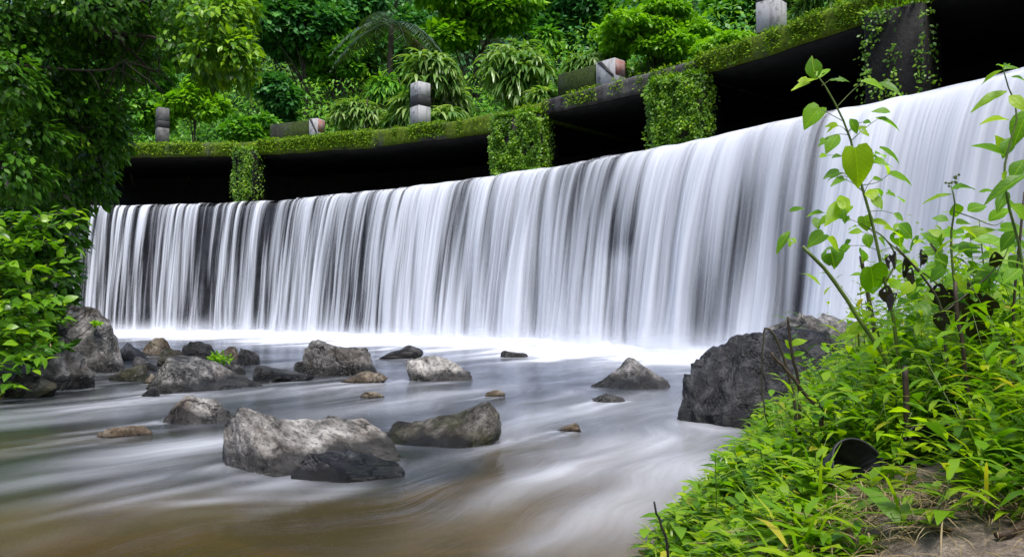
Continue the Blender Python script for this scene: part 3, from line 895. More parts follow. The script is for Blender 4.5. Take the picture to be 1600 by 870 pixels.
def rock(label, x0, x1, ytop, ywat, prof, mat, seed, depth=0.8, sub=4, cuts=11, rough=0.10, group='boulders in the stream', name='boulder', D=None, lean=0.0, base=0.0, foam=True, planes=()):
    """a boulder: x0..x1 and its top as seen, standing where its foot meets the water; prof gives the height along its width"""
    r = np.random.default_rng(seed)
    Df = Pz(800, ywat, base)[1] if D is None else D
    wid0 = (x1 - x0) / FPX * Df
    ry = wid0 / 2 * depth
    Dc = Df + ry * 0.75
    rx = (x1 - x0) / FPX * Dc / 2
    xm = (x0 + x1) / 2
    cpos = P(xm, 481, Dc)
    V, F = ICO[sub]
    V = V.copy()
    # faceted: planes cut the ball
    for i in range(cuts):
        n = unit(r.normal(0, 1, 3))
        d0 = r.uniform(0.42, 0.86)
        ex = np.maximum(V @ n - d0, 0)
        V = V - ex[:, None] * n[None] * 0.97
    for (nx, ny, nz_, d0) in planes:          # the faces one can see on this rock
        n = unit(np.array([nx, ny, nz_], float))
        ex = np.maximum(V @ n - d0, 0)
        V = V - ex[:, None] * n[None] * 0.98
    sdv = seed * 3.7
    n1 = fbm(V * 1.7 + sdv, seed, 3) - 0.5
    n2 = fbm(V * 5 + sdv, seed + 1, 4, 0.6) - 0.5
    tr = unit(r.normal(0, 1, 3)); stp = V @ tr * 5 + n1 * 3
    stp = np.floor(stp) + smooth(stp - np.floor(stp), 0.55, 0.95) - stp
    n2 = n2 + stp * 0.22
    rid = 1 - np.abs(fbm(V * 3.2 + sdv, seed + 2, 3) * 2 - 1)
    V = V * (1 + rough * (n1 * 2.2 + n2 * 1.7 - 0.9 * smooth(rid, 0.86, 1.0) * 0.35))[:, None]
    V[:, 0] /= np.abs(V[:, 0]).max()
    V[:, 1] /= np.abs(V[:, 1]).max()
    up = V[:, 2] > 0
    V[:, 2] /= V[:, 2].max()
    # profile across the view
    px_, pz_ = np.array([a for a, _ in prof]), np.array([b for _, b in prof])
    xs = V[:, 0]
    env = np.sqrt(np.clip(1 - xs ** 2 * 0.96, 0.03, 1))
    fac = np.interp((xs + 1) / 2, px_, pz_) / env
    fac = np.clip(fac, 0, 1.9)
    zt = P(xm, ytop, Dc)[2] - base
    z = np.where(V[:, 2] > 0, V[:, 2] * fac, V[:, 2] * 0.6)
    z = np.where(z > 0, z / z.max() * zt, z * max(zt, 0.25))
    W = np.column_stack([V[:, 0] * rx + lean * z, V[:, 1] * ry, z])
    vis = W[:, 2] > 0.02 * zt
    xa, xb = W[vis, 0].min(), W[vis, 0].max()
    W[:, 0] = (W[:, 0] - (xa + xb) / 2) * (2 * rx / (xb - xa))
    W[:, 2] += base
    ang = -math.atan2(cpos[0], cpos[1])
    ca, sa = math.cos(ang), math.sin(ang)
    W = np.column_stack([W[:, 0] * ca - W[:, 1] * sa, W[:, 0] * sa + W[:, 1] * ca, W[:, 2]])
    me = make_mesh(name, W, F, M[mat], True)
    o = link(name, me, None, (cpos[0], cpos[1], 0))
    if foam:
        ROCKS.append((cpos[0], cpos[1], rx, ry))
    return tag(o, label, 'rock', group)

WEDGE_R = [(0, .55), (.1, .85), (.25, 1), (.5, .82), (.8, .42), (1, .1)]       # high on the left, falling right
DOME = [(0, .35), (.2, .85), (.45, 1), (.7, .92), (.9, .6), (1, .3)]
WEDGE_L = [(0, .1), (.3, .45), (.6, .85), (.8, 1), (.95, .9), (1, .5)]
TRI = [(0, .05), (.2, .45), (.42, .95), (.5, 1), (.65, .75), (.85, .4), (1, .15)]
FLAT = [(0, .4), (.2, .9), (.5, 1), (.8, .9), (1, .4)]
MAIN = [(0, .5), (.06, .74), (.17, 1.0), (.27, .97), (.45, .80), (.62, .69), (.8, .50), (.92, .30), (1, .1)]

rock('broad pale grey slab boulder nearest the camera in mid stream', 350, 628, 629, 742, MAIN, 'rock_slab', 101, 0.95, 6, 5, 0.08, planes=[(.30, -.62, .72, .30), (-.75, -.65, .05, .55), (-.15, -1, -.12, .62), (.35, -.9, -.05, .62), (-.3, .5, .8, .5)])
rock('black wet rock leaning against the front of the pale slab boulder', 460, 634, 703, 755, [(0, .5), (.15, .9), (.4, 1), (.7, .8), (.9, .5), (1, .1)], 'rock_black', 102, 0.7, 5, 6, 0.09, planes=[(.25, -.45, .85, .42), (-.5, -.85, .1, .55), (.35, -.95, 0, .6)])
rock('small pale stone peeping over the back of the pale slab boulder', 494, 542, 648, 690, DOME, 'rock_grey', 103, 0.8, 4)
rock('brown mossy boulder with dark right end, right of the pale slab', 600, 786, 628, 704, [(0, .25), (.08, .45), (.35, .62), (.6, .82), (.82, 1), (.93, .92), (1, .45)], 'rock_brown', 104, 0.8, 5, 6, 0.10, planes=[(-.35, -.55, .75, .36), (.75, -.65, .1, .52), (-.2, -1, -.1, .6)])
rock('grey boulder with ochre left flank behind the pale slab', 262, 372, 616, 664, [(0, .5), (.12, .85), (.4, 1), (.7, .9), (.88, .6), (1, .3)], 'rock_pale', 105, 0.9, 5, 7, planes=[(.35, -.6, .7, .4), (-.8, -.6, .1, .5)])
rock('low ochre stone barely above the water at left', 160, 238, 664, 686, FLAT, 'rock_tan', 106, 0.6, 4)
rock('wide triangular grey boulder with brown crest at centre left', 236, 410, 556, 615, [(0, .1), (.15, .6), (.3, 1), (.45, .95), (.65, .68), (.85, .4), (1, .1)], 'rock_grey', 107, 0.8, 5, 6, planes=[(.35, -.65, .65, .3), (-.7, -.6, .4, .42)])
rock('dark boulder with a green plant on its right side', 288, 352, 532, 576, [(0, .6), (.2, 1), (.55, .9), (.8, .65), (1, .4)], 'rock_dark', 108, 0.9, 4, D=10.6)
rock('upper tan and grey stone behind the plant boulder', 340, 376, 541, 566, DOME, 'rock_tan', 109, 0.9, 4)
rock('grey block beside the tan stone behind the plant boulder', 372, 406, 543, 572, FLAT, 'rock_grey', 110, 0.8, 4)
rock('pale cream stone, brightest of the left pile', 222, 270, 527, 556, DOME, 'rock_tan', 111, 0.8, 4)
rock('grey stone between the round left boulder and cream stone', 189, 229, 535, 564, DOME, 'rock_grey', 112, 0.9, 4)
rock('brown green stone right below the cream stone', 249, 290, 543, 573, DOME, 'rock_brown', 113, 0.9, 4)
rock('flat dark stone below the cream stone', 209, 252, 556, 579, WEDGE_R, 'rock_dark', 114, 0.8, 4)
rock('flat brown stone at the front of the left pile', 174, 233, 570, 595, [(0, .2), (.3, .6), (.6, .9), (.85, 1), (1, .5)], 'rock_brown', 115, 0.8, 4)
rock('tiny tan cube shaped stone beside the triangular boulder', 229, 248, 582, 599, FLAT, 'rock_tan', 116, 0.9, 3)
rock('small dark stone at the left foot of the triangular boulder', 222, 252, 604, 621, TRI, 'rock_dark', 117, 0.8, 4)
rock('small green tinged stone at the foot of the triangular boulder', 243, 270, 603, 617, DOME, 'rock_brown', 118, 0.8, 3)
rock('small black stone right of the plant boulder', 354, 384, 568, 586, DOME, 'rock_dark', 119, 0.9, 3)
rock('low black wedge with pale sloping top at centre left', 398, 492, 570, 598, WEDGE_R, 'rock_dark', 120, 0.6, 4)
rock('round topped brown boulder with pale right slope at centre', 476, 589, 530, 589, [(0, .6), (.08, .95), (.25, 1), (.55, .97), (.8, .75), (.93, .5), (1, .3)], 'rock_grey', 221, 0.9, 5, 3, planes=[(.62, -.55, .55, .58), (-.35, -.92, -.05, .5), (0, 0, 1, .8)])
rock('small dark leafy stone at the left of the round topped boulder', 460, 486, 564, 586, DOME, 'rock_dark', 122, 0.8, 3)
rock('low pale stone at the foot of the round topped boulder', 534, 606, 580, 599, FLAT, 'rock_tan', 123, 0.5, 4)
rock('small dark ridge of stone near the foam at centre', 592, 662, 539, 561, [(0, .25), (.25, .5), (.5, .7), (.7, 1), (.85, .8), (1, .3)], 'rock_dark', 124, 0.6, 4)
rock('pale smooth wedge stone at centre', 634, 738, 556, 596, [(0, .3), (.2, .85), (.4, 1), (.65, .85), (.85, .5), (1, .2)], 'rock_pale', 125, 0.8, 5, 6, planes=[(.3, -.6, .7, .4)])
rock('tiny ochre nub in the current at centre', 564, 602, 611, 623, FLAT, 'rock_tan', 126, 0.6, 3)
rock('tiny brown nub washed over right of centre', 758, 790, 609, 622, FLAT, 'rock_tan', 127, 0.6, 3)
rock('small grey stone sitting in the white foam', 782, 824, 547, 559, FLAT, 'rock_grey', 128, 0.6, 3)
rock('pointed grey boulder midway to the big black boulder', 921, 1047, 559, 612, TRI, 'rock_grey', 129, 0.85, 5, 6, planes=[(-.35, -.6, .6, .35), (.5, -.6, .55, .38)])
rock('low pale stone in front of the pointed grey boulder', 924, 978, 614, 631, [(0, .4), (.4, 1), (.8, .6), (1, .2)], 'rock_pale', 130, 0.6, 4)
rock('small tan stone lapped by foam below the pointed boulder', 868, 908, 660, 677, DOME, 'rock_tan', 131, 0.6, 3)
rock('huge black wet boulder at the right bank', 1060, 1345, 508, 676, [(0, .45), (.06, .62), (.2, .82), (.38, .98), (.5, 1), (.75, .98), (.92, .95), (1, .6)], 'rock_black', 132, 0.8, 6, 7, 0.12, planes=[(-.5, -.7, .35, .62), (.2, -.85, .42, .55), (-.25, -1, -.1, .66)])
rock('pale ledge behind the huge black boulder', 1148, 1380, 488, 600, [(0, .7), (.2, .85), (.5, .95), (.8, 1), (1, .9)], 'rock_grey', 133, 0.5, 5, D=6.3)
rock('large round grey boulder at the left bank', 88, 191, 474, 583, [(0, .7), (.15, .95), (.35, 1), (.6, .93), (.8, .76), (.95, .52), (1, .35)], 'rock_grey', 134, 0.9, 5, 5, planes=[(.6, -.4, .6, .72), (-.2, -.9, .2, .66)])
rock('mid sized grey boulder in front of the round left boulder', 56, 146, 545, 608, [(0, .5), (.2, .9), (.38, 1), (.6, .75), (.85, .45), (1, .2)], 'rock_grey', 135, 0.8, 5)
rock('small reddish brown boulder at the left edge of the river', 16, 86, 582, 621, DOME, 'rock_brown', 136, 0.8, 4)
rock('dark boulder hidden under the left shrub', -70, 40, 560, 612, DOME, 'rock_dark', 137, 0.8, 4)
rock('grey rocks glimpsed behind plants at the right edge', 1535, 1680, 432, 520, DOME, 'rock_grey', 138, 0.8, 4, D=7.0, foam=False)
rock('small dark stone at the edge of the right bank', 1136, 1186, 716, 738, WEDGE_R, 'rock_dark', 139, 0.7, 4)

# ------------------------------------------------------------------ river
ry_ = np.concatenate([np.linspace(-10, 0.4, 14), np.geomspace(0.5, 27, 300)])
cu = np.linspace(-1, 1, 330)
Xr = cu[None, :] * (0.95 * np.abs(ry_)[:, None] + 4.5) + 0.0
Yr = np.repeat(ry_[:, None], len(cu), 1)
wdr = wall_dist(Xr, Yr)
wdr = np.where(Yr < 6.5, -np.abs(wdr), wdr)
inside = wdr < 0.25
# pull vertices beyond the weir back below it
p3 = np.stack([Xr, Yr, Xr * 0], -1)
fl = unit(np.array([-0.50, -0.86]))
al_ = Xr * fl[0] + Yr * fl[1]; ac = -Xr * fl[1] + Yr * fl[0]
ac = ac + (fbm(p3 * 0.55, 51, 3) - .5) * 1.3 + (fbm(p3 * 1.9, 52, 2) - .5) * .22
for cx_, cy_, a_, b_ in ROCKS:           # the current parts round every stone
    ux = Xr - cx_; uy = Yr - cy_
    dc = -ux * fl[1] + uy * fl[0]; r2_ = ux ** 2 + uy ** 2; R2 = (0.9 * a_) ** 2
    ac = ac - dc * R2 / np.maximum(r2_, R2) * np.exp(-np.maximum(np.sqrt(r2_) - a_, 0) / (2.2 * a_))
st = fbm(np.stack([al_ * 0.5, ac * 2.2, al_ * 0], -1), 41, 4)
st2 = fbm(np.stack([al_ * 0.9, ac * 5.5, al_ * 0], -1), 43, 3)
big = fbm(np.stack([al_ * 0.35, ac * 0.6, al_ * 0], -1), 47, 3)
dist = -wdr
foam = 1.25 * np.exp(-np.maximum(dist - 2.6 - (st - .5) * 4.0, 0) / 0.9) * (0.85 + 0.3 * st)
foam = foam + 0.05
for cx_, cy_, a_, b_ in ROCKS:
    ux = (Xr - cx_); uy = (Yr - cy_)
    q = np.sqrt((ux / a_) ** 2 + (uy / b_) ** 2)
    foam += 0.75 * np.exp(-((q - 1.02) / 0.13) ** 2) * smooth(st2, 0.35, 0.7)
    da = ux * fl[0] + uy * fl[1]; dc = -ux * fl[1] + uy * fl[0]
    wk = np.exp(-(np.abs(dc) / (a_ * 0.9) - 0.75) ** 2 / 0.12) * smooth(da, -0.3 * a_, 0.9 * a_) * np.exp(-np.maximum(da, 0) / (2.6 * a_ + .2))
    foam += 0.75 * wk * (0.4 + 1.2 * smooth(st2, 0.3, 0.75))
foam += 0.40 * smooth(st, 0.54, 0.82) * smooth(big, 0.38, 0.6)
# riffles running to the lower left, and the milky outflow across the right foreground
def streak(x_, y_, ln, wd_, amp):
    c_ = Pz(x_, y_, 0)
    da = (Xr - c_[0]) * fl[0] + (Yr - c_[1]) * fl[1]; dc = -(Xr - c_[0]) * fl[1] + (Yr - c_[1]) * fl[0]
    return amp * np.exp(-(da / ln) ** 2 - ((dc + 0.25 * wd_ * np.sin(da * 3)) / wd_) ** 2) * (0.45 + 1.1 * st2)
for a in [(120, 640, .9, .30, .75), (260, 700, .7, .22, .7), (150, 735, .8, .16, .65), (330, 690, .5, .25, .5), (180, 790, .6, .06, .7), (60, 660, .9, .3, .5),
          (560, 640, 1.0, .35, .5), (880, 745, .35, .16, .8), (960, 700, .5, .3, .55), (830, 650, .8, .3, .4), (720, 615, 1.2, .3, .45), (960, 800, .5, .22, .5),
          (880, 840, .5, .16, .5), (1080, 740, .5, .25, .45), (1000, 640, 1.2, .5, .5), (450, 610, 1.2, .35, .45), (640, 600, 1.5, .3, .4), (300, 600, 1.0, .3, .3), (760, 790, .5, .12, .3)]:
    foam += streak(*a)
foam += 0.45 * smooth(Xr / np.maximum(Yr, .3), -0.05, 0.25) * smooth(Yr, 1.2, 2.5) * smooth(8 - Yr, 0, 3) * (0.4 + st)
foam_wall = 1.25 * np.exp(-np.maximum(dist - 2.4 - (st - .5) * 4.0, 0) / 0.8) * (0.85 + 0.3 * st)
quiet = smooth(-Xr / np.maximum(Yr, .3), -0.15, 0.15) * smooth(3.5 - Yr, 0, 0.6)
foam = np.clip(np.maximum((foam * 0.30 - 0.03) * (1 - .75 * quiet), foam_wall), 0, 1)
Zr = (big - .5) * 0.05 * smooth(Yr, 1.0, 3) + (st - 0.5) * 0.035 + foam * 0.012
Zr = Zr + 0.16 * np.exp(-np.maximum(dist - 0.8, 0) / 0.8) * (st2 + .3)
shallow = smooth(-Xr / np.maximum(Yr, .3), -0.35, 0.05) * smooth(3.9 - Yr, 0, 1.1) * (0.35 + 0.65 * smooth(big, .3, .6))
shallow = np.clip(shallow + .5 * smooth(big, .5, .65) * smooth(5.5 - Yr, 0, 1.5), 0, 1)
fk = grid_faces(*Xr.shape)
keep = inside.ravel()[fk].all(1)
k = NT('river_water')
pos = k.n('NewGeometry').outputs['Position']
m1 = k.n('CombineXYZ', {0: k.n('Attribute', attribute_name='fu').outputs['Fac'], 1: k.n('Attribute', attribute_name='fv').outputs['Fac'], 2: 0.0}).outputs[0]
m2 = k.mapping(m1, (0.9, 6.0, 1))
nf = k.noise(m2, 1.0, 5, 0.6, 0.6)
m3 = k.mapping(m1, (3.0, 26.0, 1))
nf2 = k.noise(m3, 1.0, 4, 0.6, 0.4)
at = k.n('Attribute', attribute_name='foam').outputs['Fac']
f = k.math('MULTIPLY', at, k.math('ADD', 0.45, k.math('ADD', k.math('MULTIPLY', nf, 0.75), k.math('MULTIPLY', nf2, 0.4))))
f = k.math('MULTIPLY', f, 0.96, clamp=True)
f = k.math('MINIMUM', f, 0.96)
bmp = k.bump(nf, 0.25, 0.03)
fr = k.n('Fresnel', {'IOR': 1.33, 'Normal': bmp}).outputs[0]
gl = k.n('BsdfGlossy', {'Color': (0.74, 0.77, 0.84), 'Roughness': 0.20, 'Normal': bmp})
tr = k.n('BsdfTransparent', {'Color': (0.60, 0.52, 0.33)})
shal = k.n('Attribute', attribute_name='shallow').outputs['Fac']
dm = k.n('BsdfDiffuse', {'Color': k.mix(shal, (0.034, 0.038, 0.040), (0.16, 0.112, 0.040))})       # silt carried by the stream
t1 = k.n('MixShader', {0: k.math('SUBTRACT', 0.72, k.math('MULTIPLY', shal, 0.46)), 1: tr.outputs[0], 2: dm.outputs[0]})
wa = k.n('MixShader', {0: fr, 1: t1.outputs[0], 2: gl.outputs[0]})
fo = k.n('BsdfDiffuse', {'Color': (0.66, 0.68, 0.74)})
M['river'] = k.done(k.n('MixShader', {0: f, 1: wa.outputs[0], 2: fo.outputs[0]}).outputs[0])
rv = obj('river', np.stack([Xr, Yr, Zr], -1).reshape(-1, 3), fk[keep], M['river'], attrs={'foam': foam.ravel(), 'fu': al_.ravel(), 'fv': ac.ravel(), 'shallow': shallow.ravel()})
tag(rv, 'grey milky river with foam below the weir', kind='structure')

# ------------------------------------------------------------------ trees
def ball(n, r):
    return unit(r.normal(0, 1, (n, 3)))

def crown_points(clumps, r, lump=0.35, seed=0, lower=0.55):
    P_, A_, N_, Q_ = [], [], [], []
    for (c, rad, n) in clumps:
        d = ball(n, r)
        d[:, 2] = np.where(d[:, 2] < 0, d[:, 2] * lower, d[:, 2])
        nz = fbm(d * 1.8 + np.array(c) * 0.7, seed, 3)
        rr = r.uniform(0.45, 1.0, n) ** 0.6 * (1 - lump + lump * 2 * nz)
        P_.append(np.array(c) + d * rr[:, None] * np.array(rad))
        A_.append(d * 0.8 + r.normal(0, .45, (n, 3)) + np.array([0, 0, -0.45]))
        N_.append(d * 0.5 + np.array([0, 0, 0.9]) + r.normal(0, .35, (n, 3)))
        Q_.append(nz * 0.6 + rr * 0.25 + r.uniform(-.2, .3, n))
    return np.concatenate(P_), np.concatenate(A_), np.concatenate(N_), np.clip(np.concatenate(Q_), 0, 1)

def trunk_parts(root, base, clumps, rad, seed, mat='bark'):
    r = np.random.default_rng(seed)
    base = np.array(base, float)
    cs = np.array([c for c, _, _ in clumps])
    top = cs.mean(0); top[2] = cs[:, 2].mean() + 0.15 * (cs[:, 2].max() - base[2])
    mid = base * 0.5 + top * 0.5 + np.append(r.normal(0, .05, 2) * np.linalg.norm(top - base), 0)
    pts = curve_pts([base, mid, top], 9)
    mb = MB(); mb.tube(pts, np.linspace(rad, rad * 0.35, 9), 6)
    tr_ = mb.build('trunk', M[mat], root)
    mb = MB()
    for c in cs:
        i = r.integers(3, 7)
        a = pts[i]
        m_ = a * 0.5 + c * 0.5 + r.normal(0, .06, 3) * np.linalg.norm(c - a)
        mb.tube(curve_pts([a, m_, c], 6), np.linspace(rad * 0.4, rad * 0.08, 6), 4)
    mb.build('limbs', M[mat], root)

def hill_z(x, y):
    wdv = wall_dist(np.array([x]), np.array([y]))[0]
    return float(hill_prof(max(wdv, 5)))

def tree(name, label, cat, px, py, Dp, rw, rh, n, leaf, mat, seed, nclump=9, rdep=None, tm='far', wfac=.55, group=None, trunk=0.12, whorl=0, flat=1.0, lower=.55):
    """crown centre seen at (px,py) at distance Dp, half width rw and half height rh in photo pixels"""
    r = np.random.default_rng(seed)
    c = P(px, py, Dp)
    rx, rz = rw / FPX * Dp, rh / FPX * Dp
    rdy = rdep or rx * 0.8
    gz = hill_z(c[0], c[1])
    base = np.array([c[0] + r.normal(0, .1) * rx, c[1], min(gz, c[2] - rz * 0.5) - 0.15])
    root = thing(name, label, cat, base, group)
    clumps = []
    nclump = int(nclump * 1.7)
    for i in range(nclump):
        d = ball(1, r)[0] * r.uniform(.30, .92)
        cc_ = c + d * np.array([rx, rdy, rz])
        f = r.uniform(.22, .44)
        clumps.append((cc_, (rx * f, rdy * f, rz * f * flat), int(n / nclump)))
    pos, a, nr, lv = crown_points(clumps, r, 0.6, seed, lower)
    L = r.uniform(.7, 1.25, len(pos)) * leaf
    if whorl:
        k = whorl
        m = len(pos) // k
        pos = np.repeat(pos[:m], k, 0)
        th = np.tile(np.linspace(0, 2 * math.pi, k, endpoint=False), m) + np.repeat(r.uniform(0, 6.3, m), k) + r.normal(0, .2, m * k)
        out = np.repeat(unit(a[:m]), k, 0)
        a = np.column_stack([np.cos(th), np.sin(th), -0.55 + r.normal(0, .25, m * k)]) + out * 0.6
        nr = np.column_stack([np.cos(th) * .3, np.sin(th) * .3, np.ones(m * k)]) + out * np.array([.3, .3, 0]) + r.normal(0, .15, (m * k, 3))
        L = np.repeat(r.uniform(.7, 1.2, m), k) * leaf * r.uniform(.8, 1.1, m * k)
        lv = np.clip(np.repeat(lv[:m], k) + r.normal(0, .12, m * k), 0, 1)
    cr = leaves('crown', tm, pos, a, nr, L, L * wfac, M[mat], root, lv, seed)
    cr['kind'] = 'stuff'
    trunk_parts(root, base, clumps, trunk, seed + 1)
    return root

G = 'trees and shrubs on the hillside'
T = tree
T('broadleaf_tree', 'dark green tree beside the overhanging branches, behind the far bridge end', 'tree', 445, 40, 36, 95, 70, 9000, .42, 'leaf_dark', 201, 11, group=G)
T('broadleaf_tree', 'tall dark tree filling the gap left of the palm', 'tree', 545, 35, 39, 75, 85, 8000, .42, 'leaf_dark', 202, 10, group=G)
T('broadleaf_tree', 'mid green tree at the top edge left of the palm', 'tree', 520, 90, 36, 60, 45, 5000, .36, 'leaf_mid', 203, 8, group=G)
T('broadleaf_tree', 'fresh green tree above the broad leaved clump at top centre', 'tree', 745, 22, 34, 95, 50, 8000, .40, 'leaf_bright', 204, 10, group=G)
T('broadleaf_tree', 'dark bluish tree hanging over the centre right of the hillside', 'tree', 885, 45, 37, 75, 70, 8000, .40, 'leaf_dark', 205, 10, group=G)
T('broadleaf_tree', 'mid green tree at the top edge right of centre', 'tree', 955, 5, 40, 80, 45, 6000, .42, 'leaf_mid', 206, 9, group=G)
T('broadleaf_tree', 'mid green tree between the umbrella tree and the tall post', 'tree', 1135, 30, 33, 70, 55, 6500, .38, 'leaf_mid', 207, 9, group=G)
T('umbrella_tree', 'bright green spreading umbrella shaped small tree above the nearer parapet', 'tree', 1022, 62, 24, 82, 52, 9000, .21, 'leaf_bright', 208, 16, tm='mid', group=G, trunk=.07, flat=.55, lower=.2)
T('low_shrub', 'bright green bushes hugging the deck right of the umbrella tree', 'shrub', 1130, 82, 22, 70, 24, 4200, .17, 'leaf_bright', 209, 9, tm='mid', group=G, trunk=.04)
T('broad_leaved_clump', 'pale whorled broad leaved clump just right of the banded white post', 'shrub', 690, 130, 26, 85, 80, 3240, 0.68, 'leaf_bamboo', 210, 14, tm='blade', wfac=.17, whorl=7, lower=1.0, group=G, trunk=.05)
T('broad_leaved_clump', 'wide pale broad leaved clump left of the nearer parapet', 'shrub', 810, 135, 25, 100, 80, 4032, 0.62, 'leaf_bamboo', 211, 14, tm='blade', wfac=.17, whorl=7, lower=1.0, group=G, trunk=.05)
T('broad_leaved_clump', 'low green leafy clump between farther parapet and banded white post', 'shrub', 575, 172, 27, 95, 55, 2880, 0.57, 'leaf_bamboo', 212, 12, tm='blade', wfac=.17, whorl=7, lower=1.0, group=G, trunk=.05)
T('broad_leaved_clump', 'leafy clump under the umbrella tree behind the nearer parapet', 'shrub', 960, 115, 25, 90, 45, 2448, 0.49, 'leaf_bamboo', 213, 10, tm='blade', wfac=.17, whorl=7, lower=1.0, group=G, trunk=.05)
T('broad_leaved_clump', 'pale leafy clump at the top right beside the tall post', 'shrub', 1262, 8, 22, 48, 32, 1080, 0.49, 'leaf_bamboo', 214, 8, tm='blade', wfac=.17, whorl=7, lower=1.0, group=G, trunk=.05)
T('round_shrub', 'small dark rounded shrub standing in the shade left of centre', 'shrub', 433, 155, 30, 42, 52, 3200, .30, 'leaf_dark', 215, 8, tm='mid', group=G, trunk=.05)
T('low_shrub', 'dim shrub at the far end of the deck behind the farther parapet', 'shrub', 385, 195, 28, 45, 24, 1800, .28, 'leaf_mid', 216, 6, tm='mid', group=G, trunk=.04)
T('low_shrub', 'bright green shrub behind the grey weathered post', 'shrub', 300, 165, 28, 48, 42, 3600, .26, 'leaf_bright', 217, 8, tm='mid', group=G, trunk=.05)
T('low_shrub', 'green bushes left of the grey weathered post', 'shrub', 205, 165, 28, 60, 50, 3600, .28, 'leaf_mid', 218, 8, tm='mid', group=G, trunk=.05)
T('broadleaf_tree', 'mid green tree seen through the overhanging branches at upper left', 'tree', 215, 70, 34, 110, 70, 7000, .38, 'leaf_mid', 219, 10, group=G)
T('broadleaf_tree', 'dark tree at the far left behind the overhanging branches', 'tree', 70, 90, 32, 110, 110, 8000, .40, 'leaf_dark', 220, 10, group=G)
T('broadleaf_tree', 'dark leafy tree behind the palm and broad leaved clump', 'tree', 650, 75, 38, 70, 60, 6000, .40, 'leaf_dark', 221, 9, group=G)
T('broadleaf_tree', 'green tree at the top right behind the tall post', 'tree', 1210, -15, 32, 80, 55, 6000, .38, 'leaf_mid', 222, 9, group=G)
T('broad_leaved_clump', 'shaded leafy clump above the wide pale clump', 'shrub', 850, 85, 31, 55, 40, 1296, 0.62, 'leaf_mid', 223, 9, tm='blade', wfac=.17, whorl=7, lower=1.0, group=G, trunk=.05)

T('broad_leaved_clump', 'low pale leaves crowding the deck just left of the nearer parapet', 'shrub', 850, 165, 23, 60, 34, 1100, .55, 'leaf_bamboo', 224, 9, tm='blade', wfac=.17, whorl=7, lower=1.0, group=G, trunk=.04)
T('broad_leaved_clump', 'low pale leaves along the deck right behind the banded white post', 'shrub', 725, 180, 25, 75, 34, 1300, .55, 'leaf_bamboo', 225, 10, tm='blade', wfac=.17, whorl=7, lower=1.0, group=G, trunk=.04)
T('broad_leaved_clump', 'shaded leafy clump under the palm', 'shrub', 625, 150, 28, 60, 50, 1300, .6, 'leaf_mid', 226, 9, tm='blade', wfac=.18, whorl=7, lower=1.0, group=G, trunk=.04)

# palm with half dry fronds
pb_ = P(612, 150, 29.5)
gz = hill_z(pb_[0], pb_[1])
palm = thing('palm', 'feathery palm with drooping half dry fronds left of the banded white post', 'palm', (pb_[0], pb_[1], gz), G)
top = P(612, 38, 29.5)
mb = MB(); mb.tube(curve_pts([(pb_[0], pb_[1], gz - .2), (pb_[0] - .1, pb_[1], (gz + top[2]) / 2), top], 8), np.linspace(.16, .10, 8), 6)
mb.build('trunk', M['bark'], palm)
r = np.random.default_rng(77)
for i in range(15):
    th = i * 2.4 + r.normal(0, .2)
    el = r.uniform(-.2, 1.0)
    L = r.uniform(1.7, 2.5)
    d = np.array([math.cos(th), math.sin(th), 0])
    u = np.linspace(0, 1, 22)
    rb = top + d * (u * L * math.cos(el * .6))[:, None] + np.array([0, 0, 1]) * (u * L * math.sin(el * .8) - u ** 2 * L * .85)[:, None]
    mb = MB(); mb.tube(rb, np.linspace(.025, .006, 22), 4)
    dry = el < -0.05
    fr_ = mb.build('frond', M['leaf_palm_dry' if dry else 'leaf_palm'], palm)
    WLOC[fr_.name] = WLOC[palm.name]
    q = rb[2:]; tg = unit(np.gradient(rb, axis=0))[2:]
    q2 = np.repeat(q, 4, 0) + r.normal(0, .02, (len(q) * 4, 3)); tg2 = np.repeat(tg, 4, 0)
    sd2 = np.tile([1, -1, 1, -1], len(q))
    side = unit(np.cross(tg2, np.array([0, 0, 1.])))
    a = side * sd2[:, None] + tg2 * .55 + np.array([0, 0, -.55 if dry else -.25])
    ll = .55 * np.sin(np.repeat(np.linspace(.35, 3.0, len(q)), 4)) + .12
    leaves('leaflets', 'far', q2, a, np.tile([0, 0, 1.], (len(q2), 1)) + r.normal(0, .2, (len(q2), 3)), ll, .05, M['leaf_palm_dry' if dry else 'leaf_palm'], fr_, None, i)['kind'] = 'stuff'

# the far wood behind: one dense mass nobody could count
r = np.random.default_rng(88)
n = 130000
sx = r.uniform(-26, SLEN + 20, n); su_ = 6.5 + 50 * r.random(n) ** 1.6
cc = crest(np.clip(sx, 0, SLEN)); nn = normal_up(np.clip(sx, .7, SLEN - .7)); tt = np.stack([nn[:, 1], -nn[:, 0]], -1)
hp2 = cc + nn * su_[:, None] + tt * (sx - np.clip(sx, 0, SLEN))[:, None]
lump = fbm(np.stack([hp2[:, 0], hp2[:, 1], su_ * 0], -1) * 0.40, 91, 3)
zz = hill_prof(su_) + r.random(n) ** 0.6 * (0.8 + 10.0 * smooth(lump, 0.32, 0.72) * smooth(su_, 6, 18))
pos = np.column_stack([hp2, zz])
a = np.column_stack([r.normal(0, .7, (n, 2)) - nn * .6, r.normal(-.5, .4, n)])
nr = np.column_stack([r.normal(0, .4, (n, 2)) - nn * .6, np.full(n, .8)])
L = r.uniform(.7, 1.3, n) * (0.16 + 0.008 * su_)
lv = np.clip(lump * 1.5 - .3 + r.normal(0, .18, n), 0, 1)
fw = leaves('far_forest', 'far', pos, a, nr, L, L * .55, M['leaf_dark'], None, lv, 3)
tag(fw, 'dense dark green forest covering the hillside', 'forest', kind='stuff')

